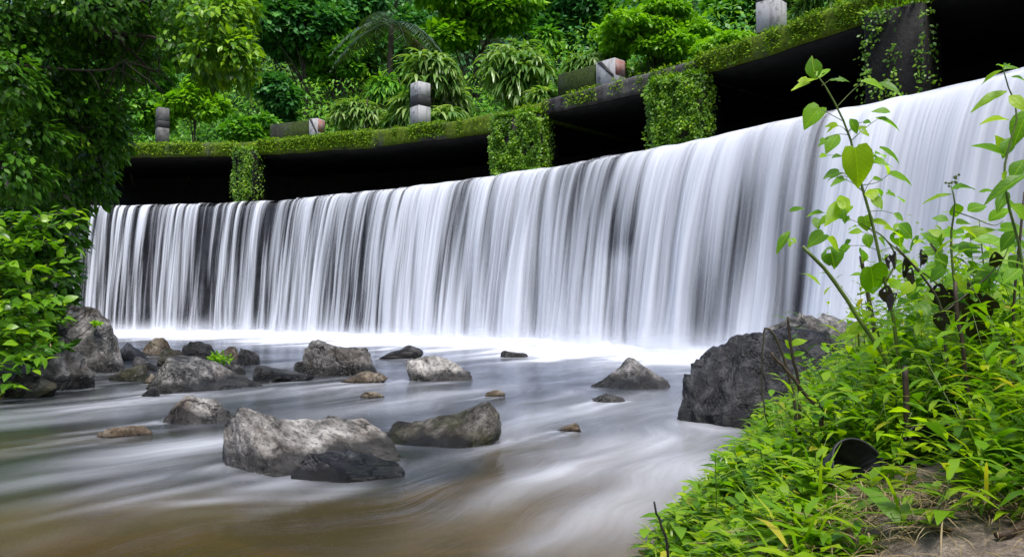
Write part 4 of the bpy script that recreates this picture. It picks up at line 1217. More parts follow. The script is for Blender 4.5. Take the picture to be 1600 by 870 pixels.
r = np.random.default_rng(89)
n = 95000
sx = r.uniform(-6, SLEN + 6, n); su_ = r.uniform(4.7, 17, n)
cc = crest(np.clip(sx, 0, SLEN)); nn = normal_up(np.clip(sx, .7, SLEN - .7)); tt = np.stack([nn[:, 1], -nn[:, 0]], -1)
hp2 = cc + nn * su_[:, None] + tt * (sx - np.clip(sx, 0, SLEN))[:, None]
lump = fbm(np.stack([hp2[:, 0], hp2[:, 1], su_ * 0], -1) * 0.7, 92, 3)
pos = np.column_stack([hp2, hill_prof(su_) + .1 + r.random(n) ** .7 * (.3 + 4.2 * smooth(lump, .28, .7)) * smooth(su_, 4.2, 8)])
a = np.column_stack([r.normal(0, .6, (n, 2)) - nn * .6, r.normal(-.4, .4, n)])
nr = np.column_stack([r.normal(0, .4, (n, 2)) - nn * .5, np.full(n, .9)])
o = leaves('hillside_undergrowth', 'far', pos, a, nr, r.uniform(.14, .34, n), r.uniform(.05, .14, n), M['leaf_mid'], None, np.clip(lump * 1.4 - .25 + r.normal(0, .2, n), 0, 1), 5)
tag(o, 'tangled green undergrowth on the slope behind the bridge', 'undergrowth', kind='stuff')

# ------------------------------------------------------------------ overhanging tree, upper left
def leaf_single(kind, seed=0):
    """a near leaf with a folded midrib and a curved blade"""
    prof = {'heart': [(0, .10), (.06, .34), (.18, .48), (.38, .50), (.58, .40), (.78, .22), (.92, .08), (1, .0)],
            'ovate': [(0, .04), (.12, .20), (.28, .34), (.45, .37), (.62, .31), (.80, .17), (.93, .06), (1, .0)],
            'lance': [(0, .03), (.15, .10), (.35, .15), (.55, .14), (.75, .09), (.9, .04), (1, .0)]}[kind]
    r = np.random.default_rng(seed)
    V, F = [], []
    for y, wd_ in prof:
        dr = -0.22 * y * y + .05 * y
        wob = r.normal(0, .012, 2)
        back = {0.0: -.05, .06: -.12, .18: -.06}.get(y, 0) if kind == 'heart' else 0
        V += [(-wd_, y + back, dr + wd_ * .22 + wob[0]), (-wd_ * .5, y, dr + wd_ * .15 + wob[0] * .5), (0, y, dr), (wd_ * .5, y, dr + wd_ * .15 + wob[1] * .5), (wd_, y + back, dr + wd_ * .22 + wob[1])]
    F = grid_faces(len(prof), 5)
    return np.array(V), F

def leaf_holes(kind, seed, frac):
    V, F = leaf_single(kind, seed)
    r = np.random.default_rng(seed + 5)
    keep = r.random(len(F)) > frac
    return V, F[keep]

LM = {}
def leaf_me(kind, mat, seed=0, holes=0.0):
    key = (kind, mat, seed, holes)
    if key not in LM:
        V, F = leaf_holes(kind, seed, holes) if holes else leaf_single(kind, seed)
        LM[key] = make_mesh('leaf', V, F, M[mat], True)
    return LM[key]

def leaf_obj(parent, p, a, n, L, W=1.0, kind='ovate', mat='leaf_fg', seed=0, holes=0.0, name='leaf'):
    a = unit(a); n = np.asarray(n, float); n = unit(n - (n @ a) * a); b = np.cross(a, n)
    o = bpy.data.objects.new(name, leaf_me(kind, mat, seed, holes))
    col.objects.link(o)
    o.parent = parent
    m = Matrix(((b[0] * L * W, a[0] * L, n[0] * L, 0), (b[1] * L * W, a[1] * L, n[1] * L, 0), (b[2] * L * W, a[2] * L, n[2] * L, 0), (0, 0, 0, 1)))
    m.translation = Vector(np.asarray(p) - np.array(WLOC[parent.name]))
    o.matrix_local = m
    return o

r = np.random.default_rng(301)
tb = np.array([-9.6, 11.5, 0.8])
ovt = thing('overhanging_tree', 'large dark leaved tree leaning in over the river from the upper left', 'tree', tb)
CL = []   # px, py, depth, r px, count
for (x, y, D, rw, rh, n) in [
        (345, 45, 9.5, 48, 50, 420), (375, 95, 9.3, 26, 42, 240), (300, 30, 10, 50, 36, 380), (365, 20, 9.6, 34, 30, 260), (330, 95, 9.4, 40, 38, 300), (290, 75, 9.8, 38, 30, 190),
        (230, 15, 10.5, 60, 30, 420), (160, 30, 10, 70, 40, 620), (80, 30, 10, 80, 45, 760), (10, 40, 9.5, 60, 60, 600),
        (60, 100, 10, 75, 45, 600), (140, 95, 10.5, 60, 42, 480), (195, 95, 10.5, 38, 40, 260), (10, 130, 9, 50, 50, 420), (200, 55, 10.5, 40, 30, 240),
        (60, 165, 10, 60, 40, 420), (130, 155, 10.5, 50, 40, 380), (170, 190, 10.5, 28, 36, 220), (180, 225, 10.6, 22, 32, 150),
        (40, 215, 9.5, 60, 40, 380), (110, 220, 10.5, 55, 40, 360), (20, 270, 9, 50, 40, 300), (90, 275, 10.5, 55, 38, 320), (145, 265, 11, 35, 32, 180), (150, 300, 11, 30, 22, 110),
        (-60, 60, 9.5, 60, 80, 500), (-60, 200, 9.5, 60, 80, 400), (250, -30, 10, 120, 30, 500), (80, -30, 10, 120, 30, 400)]:
    c = P(x, y, D)
    CL.append((c, (rw / FPX * D, min(rw / FPX * D, .6) * 1.5, rh / FPX * D), int(n * 1.45)))
pos, a, nr, lv = crown_points(CL, r, .45, 5, 1.0)
a = a + np.array([.35, -.2, -.35])
pxl = CX + FPX * pos[:, 0] / pos[:, 1]
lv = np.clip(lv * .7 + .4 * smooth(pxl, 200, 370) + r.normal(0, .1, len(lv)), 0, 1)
L = r.uniform(.085, .155, len(pos))
# the 300 leaves that show largest are single leaves, the rest is the mass of the crown
score = L * 1250 / pos[:, 1] + smooth(pxl, 200, 380) * 6 - (pos[:, 1] - 9) * 1.5 + r.random(len(L))
big_i = np.argsort(-score)[:300]
rest = np.setdiff1d(np.arange(len(L)), big_i)
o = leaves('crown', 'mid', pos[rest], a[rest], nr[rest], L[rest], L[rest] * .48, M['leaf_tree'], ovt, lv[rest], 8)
o['kind'] = 'stuff'
for i in big_i:
    leaf_obj(ovt, pos[i], a[i], nr[i], L[i] * 1.08, .62, 'ovate', 'leaf_tree_o', int(i) % 3)
mb = MB()
mb.tube(curve_pts([tb + (0, 0, -.4), tb + (.2, 0, 2.2), tb + (.9, -.3, 3.9), tb + (1.6, -.5, 5.6)], 12), np.linspace(.26, .12, 12), 6)
mb.build('trunk', M['bark'], ovt)
mb = MB()
hub = tb + np.array([.9, -.3, 3.9])
for path, r0 in (([(-30, 60, 10), (90, 28, 10), (165, 50, 10), (245, 60, 10), (320, 95, 9.5)], .055), ([(-30, 130, 10), (60, 145, 10.2), (130, 205, 10.4), (165, 270, 10.8)], .05), ([(-40, 240, 9.6), (20, 250, 9.4), (90, 290, 10.4)], .04),
                 ([(90, 28, 10), (200, 5, 10), (320, 10, 9.8), (372, 70, 9.4)], .04), ([(165, 50, 10), (215, 90, 10.2), (240, 130, 10.4)], .03), ([(-40, 90, 9), (60, 105, 9.5), (160, 110, 9.8), (200, 92, 9.8)], .03)):
    pts = [P(*p) for p in path]
    if path[0][0] < 0:
        pts = [hub] + pts
    pp = curve_pts(pts, 22)
    mb.tube(pp, np.linspace(r0, r0 * .2, 22), 6)
    for j in range(12):
        i = r.integers(5, 21)
        e = pp[i] + np.array([r.normal(.1, .25), r.normal(0, .25), r.normal(-.25, .2)])
        mb.tube(curve_pts([pp[i], (pp[i] + e) / 2 + r.normal(0, .05, 3), e], 5), np.linspace(r0 * .3, .004, 5), 4)
mb.build('branches', M['bark'], ovt)

# bright shrub on the left bank
sb = Pz(20, 600, 0.05); sb = np.array([-4.9, 7.6, 0.2])
shr = thing('bank_shrub', 'bright green leafy shrub over boulders on the left bank', 'shrub', sb)
pos, a, nr, lv, L = [], [], [], [], []
mb = MB()
tips = [(140, 328, 8.0), (128, 345, 7.8), (95, 335, 7.6), (60, 345, 7.5), (30, 335, 7.4), (-10, 330, 7.3), (132, 398, 7.8), (110, 375, 7.6), (75, 380, 7.4), (40, 375, 7.2), (5, 370, 7.2), (116, 430, 7.6), (90, 415, 7.4), (55, 420, 7.1), (15, 415, 7.0),
        (124, 500, 7.4), (112, 472, 7.4), (80, 465, 7.2), (45, 470, 7.0), (5, 470, 6.9), (92, 528, 7.2), (60, 520, 7.0), (25, 520, 6.9), (-10, 520, 6.9), (70, 562, 7.0), (40, 570, 6.8), (8, 575, 6.8), (20, 604, 6.7), (-40, 400, 7.2), (-40, 480, 7.0), (-40, 560, 6.9), (-60, 350, 7.4)]
for ti, t_ in enumerate(tips):
    t_ = (t_[0] - (14 if t_[0] > 88 else 0), t_[1], t_[2])
    e = P(*t_)
    st_ = sb + r.normal(0, .12, 3) * (1, 1, .3) + np.array([-.2, 0, .2 + .5 * max(0, e[2] - .6)])
    mid_ = (st_ + e) / 2 + np.array([-.1, 0, .18]) + r.normal(0, .08, 3)
    pp = curve_pts([st_, mid_, e], 16)
    mb.tube(pp, np.linspace(.016, .003, 16), 4)
    tg = unit(np.gradient(pp, axis=0))
    for j_, f in enumerate(np.linspace(.30, 1.0, 19)):
        ii = f * 15; i0 = min(int(ii), 14); q = pp[i0] + (pp[i0 + 1] - pp[i0]) * (ii - i0)
        side = unit(np.cross(tg[i0], np.array([0, 0, 1.]))) * (1 if j_ % 2 else -1)
        for rep_ in range(2):
            d_ = side * r.uniform(.4, 1.1) + tg[i0] * r.uniform(.1, .8) + r.normal(0, .35, 3) + np.array([0, -.15, -.1])
            pos.append(q + r.normal(0, .05, 3) * rep_); a.append(d_); nr.append(np.array([0, -.15, 1.]) + r.normal(0, .4, 3))
            L.append(r.uniform(.065, .15)); lv.append(np.clip(.25 + .5 * f + r.normal(0, .2), 0, 1))
pos, a, nr, lv, L = map(np.array, (pos, a, nr, lv, L))
pxl = CX + FPX * pos[:, 0] / pos[:, 1]
score = L * 10 - (pos[:, 1] - 7) * .8 + (pxl > -8) * 4 + lv * .5
big_i = np.argsort(-score)[:300]
rest = np.setdiff1d(np.arange(len(L)), big_i)
for i in big_i:
    leaf_obj(shr, pos[i], a[i], nr[i], L[i], .8, 'ovate', 'leaf_shrub_o', int(i) % 3)
o = leaves('foliage', 'mid', pos[rest], a[rest], nr[rest], L[rest], L[rest] * .6, M['leaf_shrub'], shr, lv[rest], 8)
o['kind'] = 'stuff'
mb.build('branches', M['stem_dark'], shr)

r = np.random.default_rng(302)
db = np.array([-6.6, 10.2, .3])
dsh = thing('shaded_shrub', 'dark leafy shrub in the shade behind the bright bank shrub', 'shrub', db)
CL = []
for (x, y, D, rw, rh, n) in [(40, 350, 10, 60, 45, 420), (95, 370, 10.3, 28, 40, 200), (10, 420, 9.8, 60, 50, 420), (80, 430, 10.2, 36, 45, 300), (30, 490, 9.6, 60, 45, 400), (85, 490, 10.2, 26, 40, 200), (20, 550, 9.2, 60, 35, 260), (-60, 450, 9.5, 60, 120, 500), (100, 320, 11, 40, 25, 160), (60, 555, 9.2, 30, 25, 120)]:
    c = P(x, y, D)
    CL.append((c, (rw / FPX * D, .5, rh / FPX * D), n))
pos, a, nr, lv = crown_points(CL, r, .3, 5, 1.0)
leaves('crown', 'mid', pos, a, nr, r.uniform(.10, .2, len(pos)), .09, M['leaf_tree'], dsh, lv * .6, 8)['kind'] = 'stuff'
mb = MB()
for c, q, n in CL:
    mb.tube(curve_pts([db + r.normal(0, .1, 3) * (1, 1, .2), (db + c) / 2 + r.normal(0, .1, 3), c], 7), np.linspace(.025, .006, 7), 4)
mb.build('branches', M['bark'], dsh)

# undergrowth in the dark under the left tree
r = np.random.default_rng(303)
n = 9000
y_ = r.uniform(8, 24, n); x_ = np.interp(y_, SHL_Y, SHL_X) - 0.2 - r.random(n) ** .8 * 5
lump = fbm(np.stack([x_, y_, x_ * 0], -1) * .8, 13, 3)
pos = np.column_stack([x_, y_, ground_h(x_, y_) + r.random(n) * 3.6 * smooth(lump, .2, .7)])
o = leaves('bank_undergrowth', 'mid', pos, np.column_stack([r.normal(.4, .6, n), r.normal(-.4, .6, n), r.normal(-.4, .4, n)]), np.column_stack([r.normal(0, .4, (n, 2)), np.ones(n)]), r.uniform(.10, .24, n), .10, M['leaf_tree'], None, np.clip(lump * .5 + r.normal(0, .1, n), 0, .7), 4)
tag(o, 'dark undergrowth on the left bank beneath the tree', 'undergrowth', kind='stuff')

# ------------------------------------------------------------------ plants on the right bank
def stem_path(pts):
    return np.array([P(*p) for p in pts])

def px_leaf(parent, b, t, D, wpx, kind='ovate', tilt=0.0, holes=0.0, dd=0.0, seed=0, mat='leaf_fg', face=0.75):
    """a leaf whose stalk end and tip are seen at b and t, at distance D"""
    p0 = P(b[0], b[1], D); p1 = P(t[0], t[1], D + dd)
    a = p1 - p0
    L = np.linalg.norm(a)
    wide = {'heart': 1.0, 'ovate': .74, 'lance': .30}[kind]
    W = (wpx / FPX * D) / (L * wide)
    view = unit(np.array([0, 0, CAMZ]) - p0)
    n = view * face + np.array([0.25 * math.sin(tilt), 0, 0.75])
    return leaf_obj(parent, p0, a, n, L, W, kind, mat, seed, holes)

def stem_part(parent, paths, mat='stem', name='stem'):
    for pts, r0, r1 in paths:
        pp = curve_pts(stem_path(pts), 14)
        V, F = tube(pp, np.linspace(r0, r1, 14), 6)
        obj(name, V, F, M[mat], parent)

G2 = 'tall plants on the right bank'
D1 = 2.9
b0 = P(1402, 610, D1)
hp_ = thing('heart_leaved_plant', 'tall thin plant with torn heart shaped leaves in front of the waterfall', 'plant', (b0[0], b0[1], float(ground_h(np.array([b0[0]]), np.array([b0[1]]))[0])), G2)
stem_part(hp_, [([(1408, 640, D1), (1400, 520, D1), (1378, 420, D1), (1362, 345, D1), (1342, 275, D1), (1328, 215, D1), (1308, 168, D1), (1285, 128, D1), (1275, 120, D1)], .0072, .0022),
                ([(1307, 168, D1), (1328, 146, D1), (1349, 127, D1)], .0018, .001), ([(1284, 134, D1), (1290, 130, D1), (1298, 124, D1)], .0018, .001),
                ([(1330, 220, D1), (1352, 200, D1), (1376, 183, D1)], .0016, .001), ([(1345, 290, D1), (1370, 285, D1), (1390, 272, D1)], .0016, .001), ([(1318, 190, D1), (1300, 180, D1), (1283, 171, D1)], .0016, .001),
                ([(1384, 440, D1), (1400, 405, D1), (1382, 372, D1), (1350, 352, D1)], .0045, .002)])
for q in [((1275, 124), (1238, 134), 20, 'ovate', .2, .16), ((1274, 124), (1268, 85), 26, 'ovate', -.3, .12), ((1276, 124), (1298, 101), 18, 'ovate', .1, .1), ((1297, 126), (1330, 124), 14, 'ovate', .5, .2),
          ((1347, 127), (1388, 137), 20, 'ovate', 0, 0), ((1372, 130), (1410, 143), 17, 'ovate', .8, 0), ((1281, 168), (1254, 200), 36, 'heart', .2, 0), ((1310, 210), (1289, 238), 24, 'ovate', .2, 0),
          ((1309, 196), (1288, 207), 13, 'ovate', 0, 0), ((1328, 186), (1342, 209), 18, 'ovate', .2, 0), ((1391, 176), (1362, 171), 15, 'ovate', 0, 0), ((1368, 184), (1412, 200), 12, 'ovate', .4, 0),
          ((1336, 230), (1344, 296), 48, 'heart', .3, 0), ((1374, 230), (1411, 253), 13, 'ovate', .3, 0), ((1386, 270), (1430, 285), 19, 'ovate', .2, .06), ((1358, 296), (1368, 312), 22, 'ovate', 0, 0),
          ((1362, 306), (1380, 326), 18, 'ovate', .1, .08), ((1384, 302), (1420, 312), 26, 'ovate', .2, .35), ((1320, 326), (1312, 300), 20, 'heart', .1, 0), ((1322, 322), (1288, 348), 32, 'heart', .3, 0),
          ((1318, 328), (1320, 350), 16, 'ovate', 0, .15), ((1290, 333), (1262, 333), 11, 'ovate', .2, 0), ((1233, 330), (1257, 323), 12, 'ovate', .5, 0), ((1234, 361), (1211, 395), 15, 'ovate', .2, 0),
          ((1288, 366), (1260, 384), 28, 'heart', .1, 0), ((1293, 372), (1316, 392), 28, 'ovate', .1, 0), ((1296, 385), (1306, 420), 36, 'ovate', .2, .08), ((1242, 372), (1232, 385), 14, 'ovate', .2, .1),
          ((1350, 338), (1356, 362), 24, 'heart', 0, 0), ((1360, 345), (1392, 350), 14, 'ovate', .2, 0), ((1360, 416), (1370, 463), 50, 'heart', .1, 0), ((1352, 365), (1360, 388), 18, 'ovate', .2, 0),
          ((1330, 375), (1315, 388), 16, 'ovate', .2, 0), ((1345, 388), (1352, 408), 20, 'ovate', .3, .1), ((1398, 350), (1420, 372), 24, 'ovate', .2, .12), ((1372, 372), (1388, 386), 18, 'ovate', .2, 0),
          ((1300, 336), (1276, 352), 14, 'ovate', .2, 0), ((1390, 440), (1412, 452), 20, 'ovate', .2, 0), ((1272, 340), (1280, 358), 14, 'ovate', .2, 0)]:
    px_leaf(hp_, q[0], q[1], D1 + random.uniform(-.12, .12), q[2], q[3], q[4], q[5], random.uniform(-.06, .06), random.randint(0, 3))

r = np.random.default_rng(15)
sx_ = [(1400, 520), (1378, 420), (1362, 345), (1342, 275), (1328, 215), (1308, 168)]
for i in range(30):
    f = r.uniform(0, 4.2); a0, a1 = sx_[int(f)], sx_[int(f) + 1]; t = f - int(f)
    x, y = a0[0] + (a1[0] - a0[0]) * t, a0[1] + (a1[1] - a0[1]) * t
    sg = 1 if i % 2 else -1
    ex, ey = x + sg * r.uniform(10, 46), y + r.uniform(-22, 10)
    stem_part(hp_, [([(x, y, D1), ((x + ex) / 2, (y + ey) / 2 - 3, D1), (ex, ey, D1)], .0014, .0009)], name='leaf_stalk')
    l_ = r.uniform(14, 27)
    px_leaf(hp_, (ex, ey), (ex + sg * l_ * r.uniform(.5, 1), ey + l_ * r.uniform(-.2, .7)), D1 + r.uniform(-.1, .1), l_ * r.uniform(.5, .8), 'ovate' if i % 3 else 'heart', r.uniform(-.4, .6), .12 if i % 5 == 0 else 0, r.uniform(-.05, .05), i % 4)

D2 = 2.55
b0 = P(1596, 640, D2)
rp = thing('tall_herb', 'tall herb with long pointed leaves cut by the right edge', 'plant', (b0[0], b0[1], .38), G2)
stem_part(rp, [([(1612, 660, D2), (1606, 520, D2), (1596, 400, D2), (1571, 300, D2), (1572, 245, D2), (1590, 180, D2), (1575, 135, D2), (1567, 105, D2)], .006, .0018)])
for q in [((1574, 143), (1516, 168), 19, 'ovate'), ((1566, 110), (1530, 130), 10, 'ovate'), ((1568, 108), (1596, 104), 12, 'ovate'), ((1577, 150), (1604, 172), 22, 'ovate'), ((1576, 188), (1534, 186), 15, 'ovate'),
          ((1608, 170), (1582, 226), 34, 'ovate'), ((1572, 246), (1524, 220), 24, 'ovate'), ((1572, 240), (1558, 210), 20, 'ovate'), ((1580, 215), (1566, 246), 22, 'ovate'), ((1606, 272), (1533, 314), 24, 'ovate'),
          ((1600, 250), (1578, 282), 26, 'ovate'), ((1604, 130), (1585, 115), 16, 'ovate'), ((1590, 195), (1612, 215), 20, 'ovate'), ((1575, 300), (1556, 330), 20, 'ovate'), ((1580, 320), (1612, 345), 26, 'ovate'),
          ((1588, 360), (1560, 392), 24, 'ovate'), ((1590, 380), (1620, 400), 30, 'ovate'), ((1574, 268), (1564, 282), 12, 'ovate'), ((1568, 106), (1558, 98), 8, 'ovate'), ((1569, 105), (1578, 97), 8, 'ovate'), ((1596, 420), (1566, 440), 26, 'ovate')]:
    px_leaf(rp, q[0], q[1], D2 + random.uniform(-.1, .1), q[2], q[3], random.uniform(-.4, .6), 0, random.uniform(-.05, .05), random.randint(0, 3))

D3 = 2.7
b0 = P(1500, 640, D3)
mp = thing('tall_herb', 'bushy herb with small flower buds left of the edge herb', 'plant', (b0[0], b0[1], .40), G2)
stem_part(mp, [([(1522, 680, D3), (1512, 590, D3), (1500, 500, D3), (1490, 430, D3), (1486, 370, D3), (1492, 320, D3), (1486, 290, D3)], .0075, .002),
               ([(1494, 470, D3), (1460, 440, D3), (1425, 412, D3), (1384, 374, D3)], .004, .002), ([(1490, 330, D3), (1520, 340, D3), (1552, 352, D3), (1568, 345, D3)], .002, .0012), ([(1556, 430, D3), (1572, 395, D3), (1590, 350, D3)], .002, .0012)])
for q in [((1486, 297), (1528, 287), 14, 'ovate'), ((1488, 304), (1440, 313), 9, 'ovate'), ((1512, 330), (1542, 318), 26, 'ovate'), ((1492, 318), (1496, 342), 22, 'ovate'), ((1482, 345), (1456, 338), 18, 'ovate'), ((1494, 350), (1520, 345), 20, 'ovate'),
          ((1470, 380), (1440, 362), 28, 'heart'), ((1476, 372), (1450, 356), 16, 'ovate'), ((1475, 392), (1438, 394), 22, 'ovate'), ((1500, 356), (1536, 372), 18, 'ovate'), ((1508, 372), (1560, 352), 20, 'ovate'), ((1520, 375), (1582, 378), 26, 'ovate'),
          ((1545, 345), (1580, 322), 24, 'ovate'), ((1575, 320), (1600, 340), 28, 'heart'), ((1500, 385), (1524, 402), 26, 'ovate'), ((1545, 390), (1580, 410), 30, 'ovate'), ((1512, 410), (1540, 440), 28, 'ovate'), ((1475, 420), (1450, 440), 24, 'heart'),
          ((1490, 430), (1516, 460), 24, 'ovate'), ((1550, 420), (1530, 456), 26, 'ovate'), ((1560, 440), (1592, 452), 26, 'heart'), ((1462, 395), (1480, 425), 26, 'ovate'), ((1430, 440), (1406, 460), 22, 'ovate'), ((1404, 350), (1430, 372), 26, 'ovate'),
          ((1530, 300), (1552, 296), 10, 'ovate'), ((1576, 400), (1600, 425), 30, 'ovate'), ((1540, 455), (1570, 480), 26, 'ovate'), ((1470, 450), (1444, 474), 24, 'ovate')]:
    px_leaf(mp, q[0], q[1], D3 + random.uniform(-.15, .2), q[2], q[3], random.uniform(-.4, .6), 0, random.uniform(-.06, .06), random.randint(0, 3))
r = np.random.default_rng(5)
for i in range(46):
    x, y = r.uniform(1395, 1610), r.uniform(355, 500)
    th = r.uniform(0, 6.3); l_ = r.uniform(26, 48)
    px_leaf(mp, (x, y), (x + l_ * math.cos(th), y + l_ * .6 * math.sin(th) + 5), D3 + r.uniform(.0, .55), l_ * r.uniform(.45, .7), 'ovate' if r.random() < .6 else 'heart', r.uniform(-.5, .6), .1 if r.random() < .2 else 0, r.uniform(-.08, .08), int(r.integers(0, 4)))
mb = MB()
for i in range(14):
    c = P(1489 + r.normal(0, 7), 282 + r.normal(0, 6), D3)
    mb.tube(np.array([c + (0, 0, -.004), c, c + (0, 0, .004)]), [.0025, .005, .002], 6)
mb.build('flower_buds', M['stem'], mp)

# leaning green stalk and bare stalks
GS = 'bare stalks on the right bank'
def stalk(label, paths, mat, D, name='bare_stalk'):
    b = paths[0][0][0]
    c = P(b[0], b[1], D)
    z0 = float(ground_h(np.array([c[0]]), np.array([c[1]]))[0])
    root = thing(name, label, 'stalk', (c[0], c[1], z0), GS)
    for j, (pts, r0, r1) in enumerate(paths):
        pp = np.array([P(x, y, D + (dz[0] if dz else 0)) for x, y, *dz in pts])
        if j == 0:
            pp = np.vstack([[pp[0][0], pp[0][1], min(z0, pp[0][2]) - .03], pp])
        pp = curve_pts(pp, 12)
        pp[1:-1] += np.random.default_rng(len(label) + j).normal(0, .0015, (10, 3))
        V, F = tube(pp, np.linspace(r0, r1, 12), 6)
        obj('stem' if j == 0 else 'branch', V, F, M[mat], root)
    return root
stalk('long leaning green stalk with cut tip crossing before the waterfall', [([(1400, 600), (1350, 510), (1300, 435), (1254, 385)], .008, .006)], 'stem', 2.7)
stalk('dark snapped stalk with a bent pale branch before the black boulder', [([(1283, 715), (1283, 660), (1283, 630)], .008, .0075), ([(1280, 642), (1250, 605), (1225, 575), (1205, 551)], .006, .005)], 'stem_brown', 2.5)
stalk('thin green stalk drooping into a black thread by the boulder', [([(1243, 645), (1232, 590), (1216, 535), (1203, 515)], .006, .004), ([(1203, 515), (1193, 516), (1190, 560), (1192, 620), (1200, 660)], .003, .002)], 'stem_dark', 2.75)
stalk('short brown twig with two green leaves above the boulder', [([(1248, 600), (1238, 560), (1233, 520), (1231, 495)], .006, .004)], 'stem_brown', 2.8)
stalk('thick dark broken stalk in the middle of the undergrowth', [([(1416, 700), (1416, 640), (1414, 572)], .010, .009)], 'stem_brown', 2.4)
stalk('tall dark stalk rising left of the fallen black pot', [([(1522, 690), (1512, 600), (1500, 520), (1492, 440)], .008, .006)], 'stem_brown', 2.45)
stalk('thin straight brown stalk near the right edge', [([(1582, 600), (1584, 500), (1590, 400), (1601, 300)], .005, .004)], 'stem_brown', 2.6)
stalk('woody grey green stem behind the tall heart leaved plant', [([(1372, 620), (1366, 520), (1352, 440), (1345, 400)], .011, .007)], 'stem_dark', 3.2)
stalk('single bare black twig sticking up at the water edge', [([(1044, 872), (1036, 830), (1026, 800), (1022, 783)], .0035, .0022)], 'twig_black', 1.9)
rt = bpy.data.objects['bare_stalk.003']
for q in [((1236, 540), (1262, 528), 15), ((1237, 545), (1228, 530), 12), ((1238, 560), (1222, 552), 12), ((1240, 556), (1258, 548), 12)]:
    px_leaf(rt, q[0], q[1], 2.8, q[2], 'ovate')

GW = 'leafy weeds along the top of the right bank'
def weed(label, base, top, D, n, seed, big=1.0):
    r = np.random.default_rng(seed)
    b = P(base[0], base[1], D)
    z0 = float(ground_h(np.array([b[0]]), np.array([b[1]]))[0])
    root = thing('leafy_weed', label, 'plant', (b[0], b[1], z0), GW)
    t_ = P(top[0], top[1], D)
    pp = curve_pts([(b[0], b[1], z0 - .03), (b * .5 + t_ * .5) + r.normal(0, .03, 3), t_], 14)
    V, F = tube(pp, np.linspace(.006, .002, 14), 6)
    obj('stem', V, F, M['stem'], root)
    for j in range(n):
        f = .25 + .75 * (j + .5) / n
        q = pp[min(13, int(f * 13))]
        th = j * 2.4 + r.normal(0, .3)
        d = np.array([math.cos(th), math.sin(th), r.uniform(-.35, .35)])
        st_ = q + d * r.uniform(.02, .07)
        V, F = tube(np.array([q, (q + st_) / 2 + (0, 0, .006), st_]), [.0014, .0012, .001], 4)
        obj('leaf_stalk', V, F, M['stem'], root)
        leaf_obj(root, st_, d + np.array([0, 0, r.uniform(-.5, .1)]), np.array([-d[0] * .2, -.55, 1.]) + r.normal(0, .2, 3), r.uniform(.05, .10) * big * (1.2 - .4 * f), r.uniform(.75, 1.0), 'ovate' if seed % 2 else 'heart', 'leaf_fg', j % 4, .1 if r.random() < .15 else 0)
weed('leafy weed just right of the huge black boulder', (1345, 610), (1340, 500), 3.1, 14, 1)
weed('round leaved weed between the leaning stalk and heart leaved plant', (1390, 600), (1352, 470), 2.95, 16, 2)
weed('leafy weed below the dead black leaves', (1440, 610), (1432, 455), 3.1, 18, 3)
weed('round leaved weed left of the tall dark stalk', (1480, 610), (1474, 430), 2.9, 18, 4)
weed('leafy weed between the tall dark stalk and thin brown stalk', (1540, 600), (1548, 400), 2.85, 22, 5, 1.1)
weed('round leaved weed at the right edge behind the thin brown stalk', (1600, 600), (1592, 420), 3.0, 20, 6, 1.1)
weed('tall leafy weed reaching up beside the edge herb', (1560, 600), (1530, 345), 3.1, 20, 7)

# withered plant with black leaves
D4 = 2.62
b0 = P(1480, 600, D4)
wp = thing('withered_plant', 'withered plant with hanging blackish dead leaves in the undergrowth', 'plant', (b0[0], b0[1], .42), G2)
stem_part(wp, [([(1480, 640, D4), (1478, 560, D4), (1470, 480, D4), (1440, 430, D4), (1400, 385, D4)], .006, .003), ([(1472, 490, D4), (1510, 460, D4), (1545, 430, D4), (1570, 400, D4)], .004, .002)], 'stem_dark')
r = np.random.default_rng(9)
for (x, y, L_) in [(1400, 405, 30), (1412, 418, 34), (1425, 430, 30), (1388, 460, 36), (1402, 470, 30), (1452, 395, 34), (1440, 400, 26), (1470, 460, 44), (1485, 470, 46), (1510, 460, 44), (1525, 465, 40), (1500, 490, 44), (1540, 480, 50), (1475, 500, 40), (1520, 510, 44), (1555, 405, 30), (1535, 520, 40), (1392, 410, 26)]:
    px_leaf(wp, (x, y - L_ * .4), (x + r.normal(0, 10), y + L_ * .6), D4 + r.uniform(-.2, .1), L_ * .7, 'ovate', 0, .08, .05, int(r.integers(0, 3)), 'dead').name = 'dead_leaf'

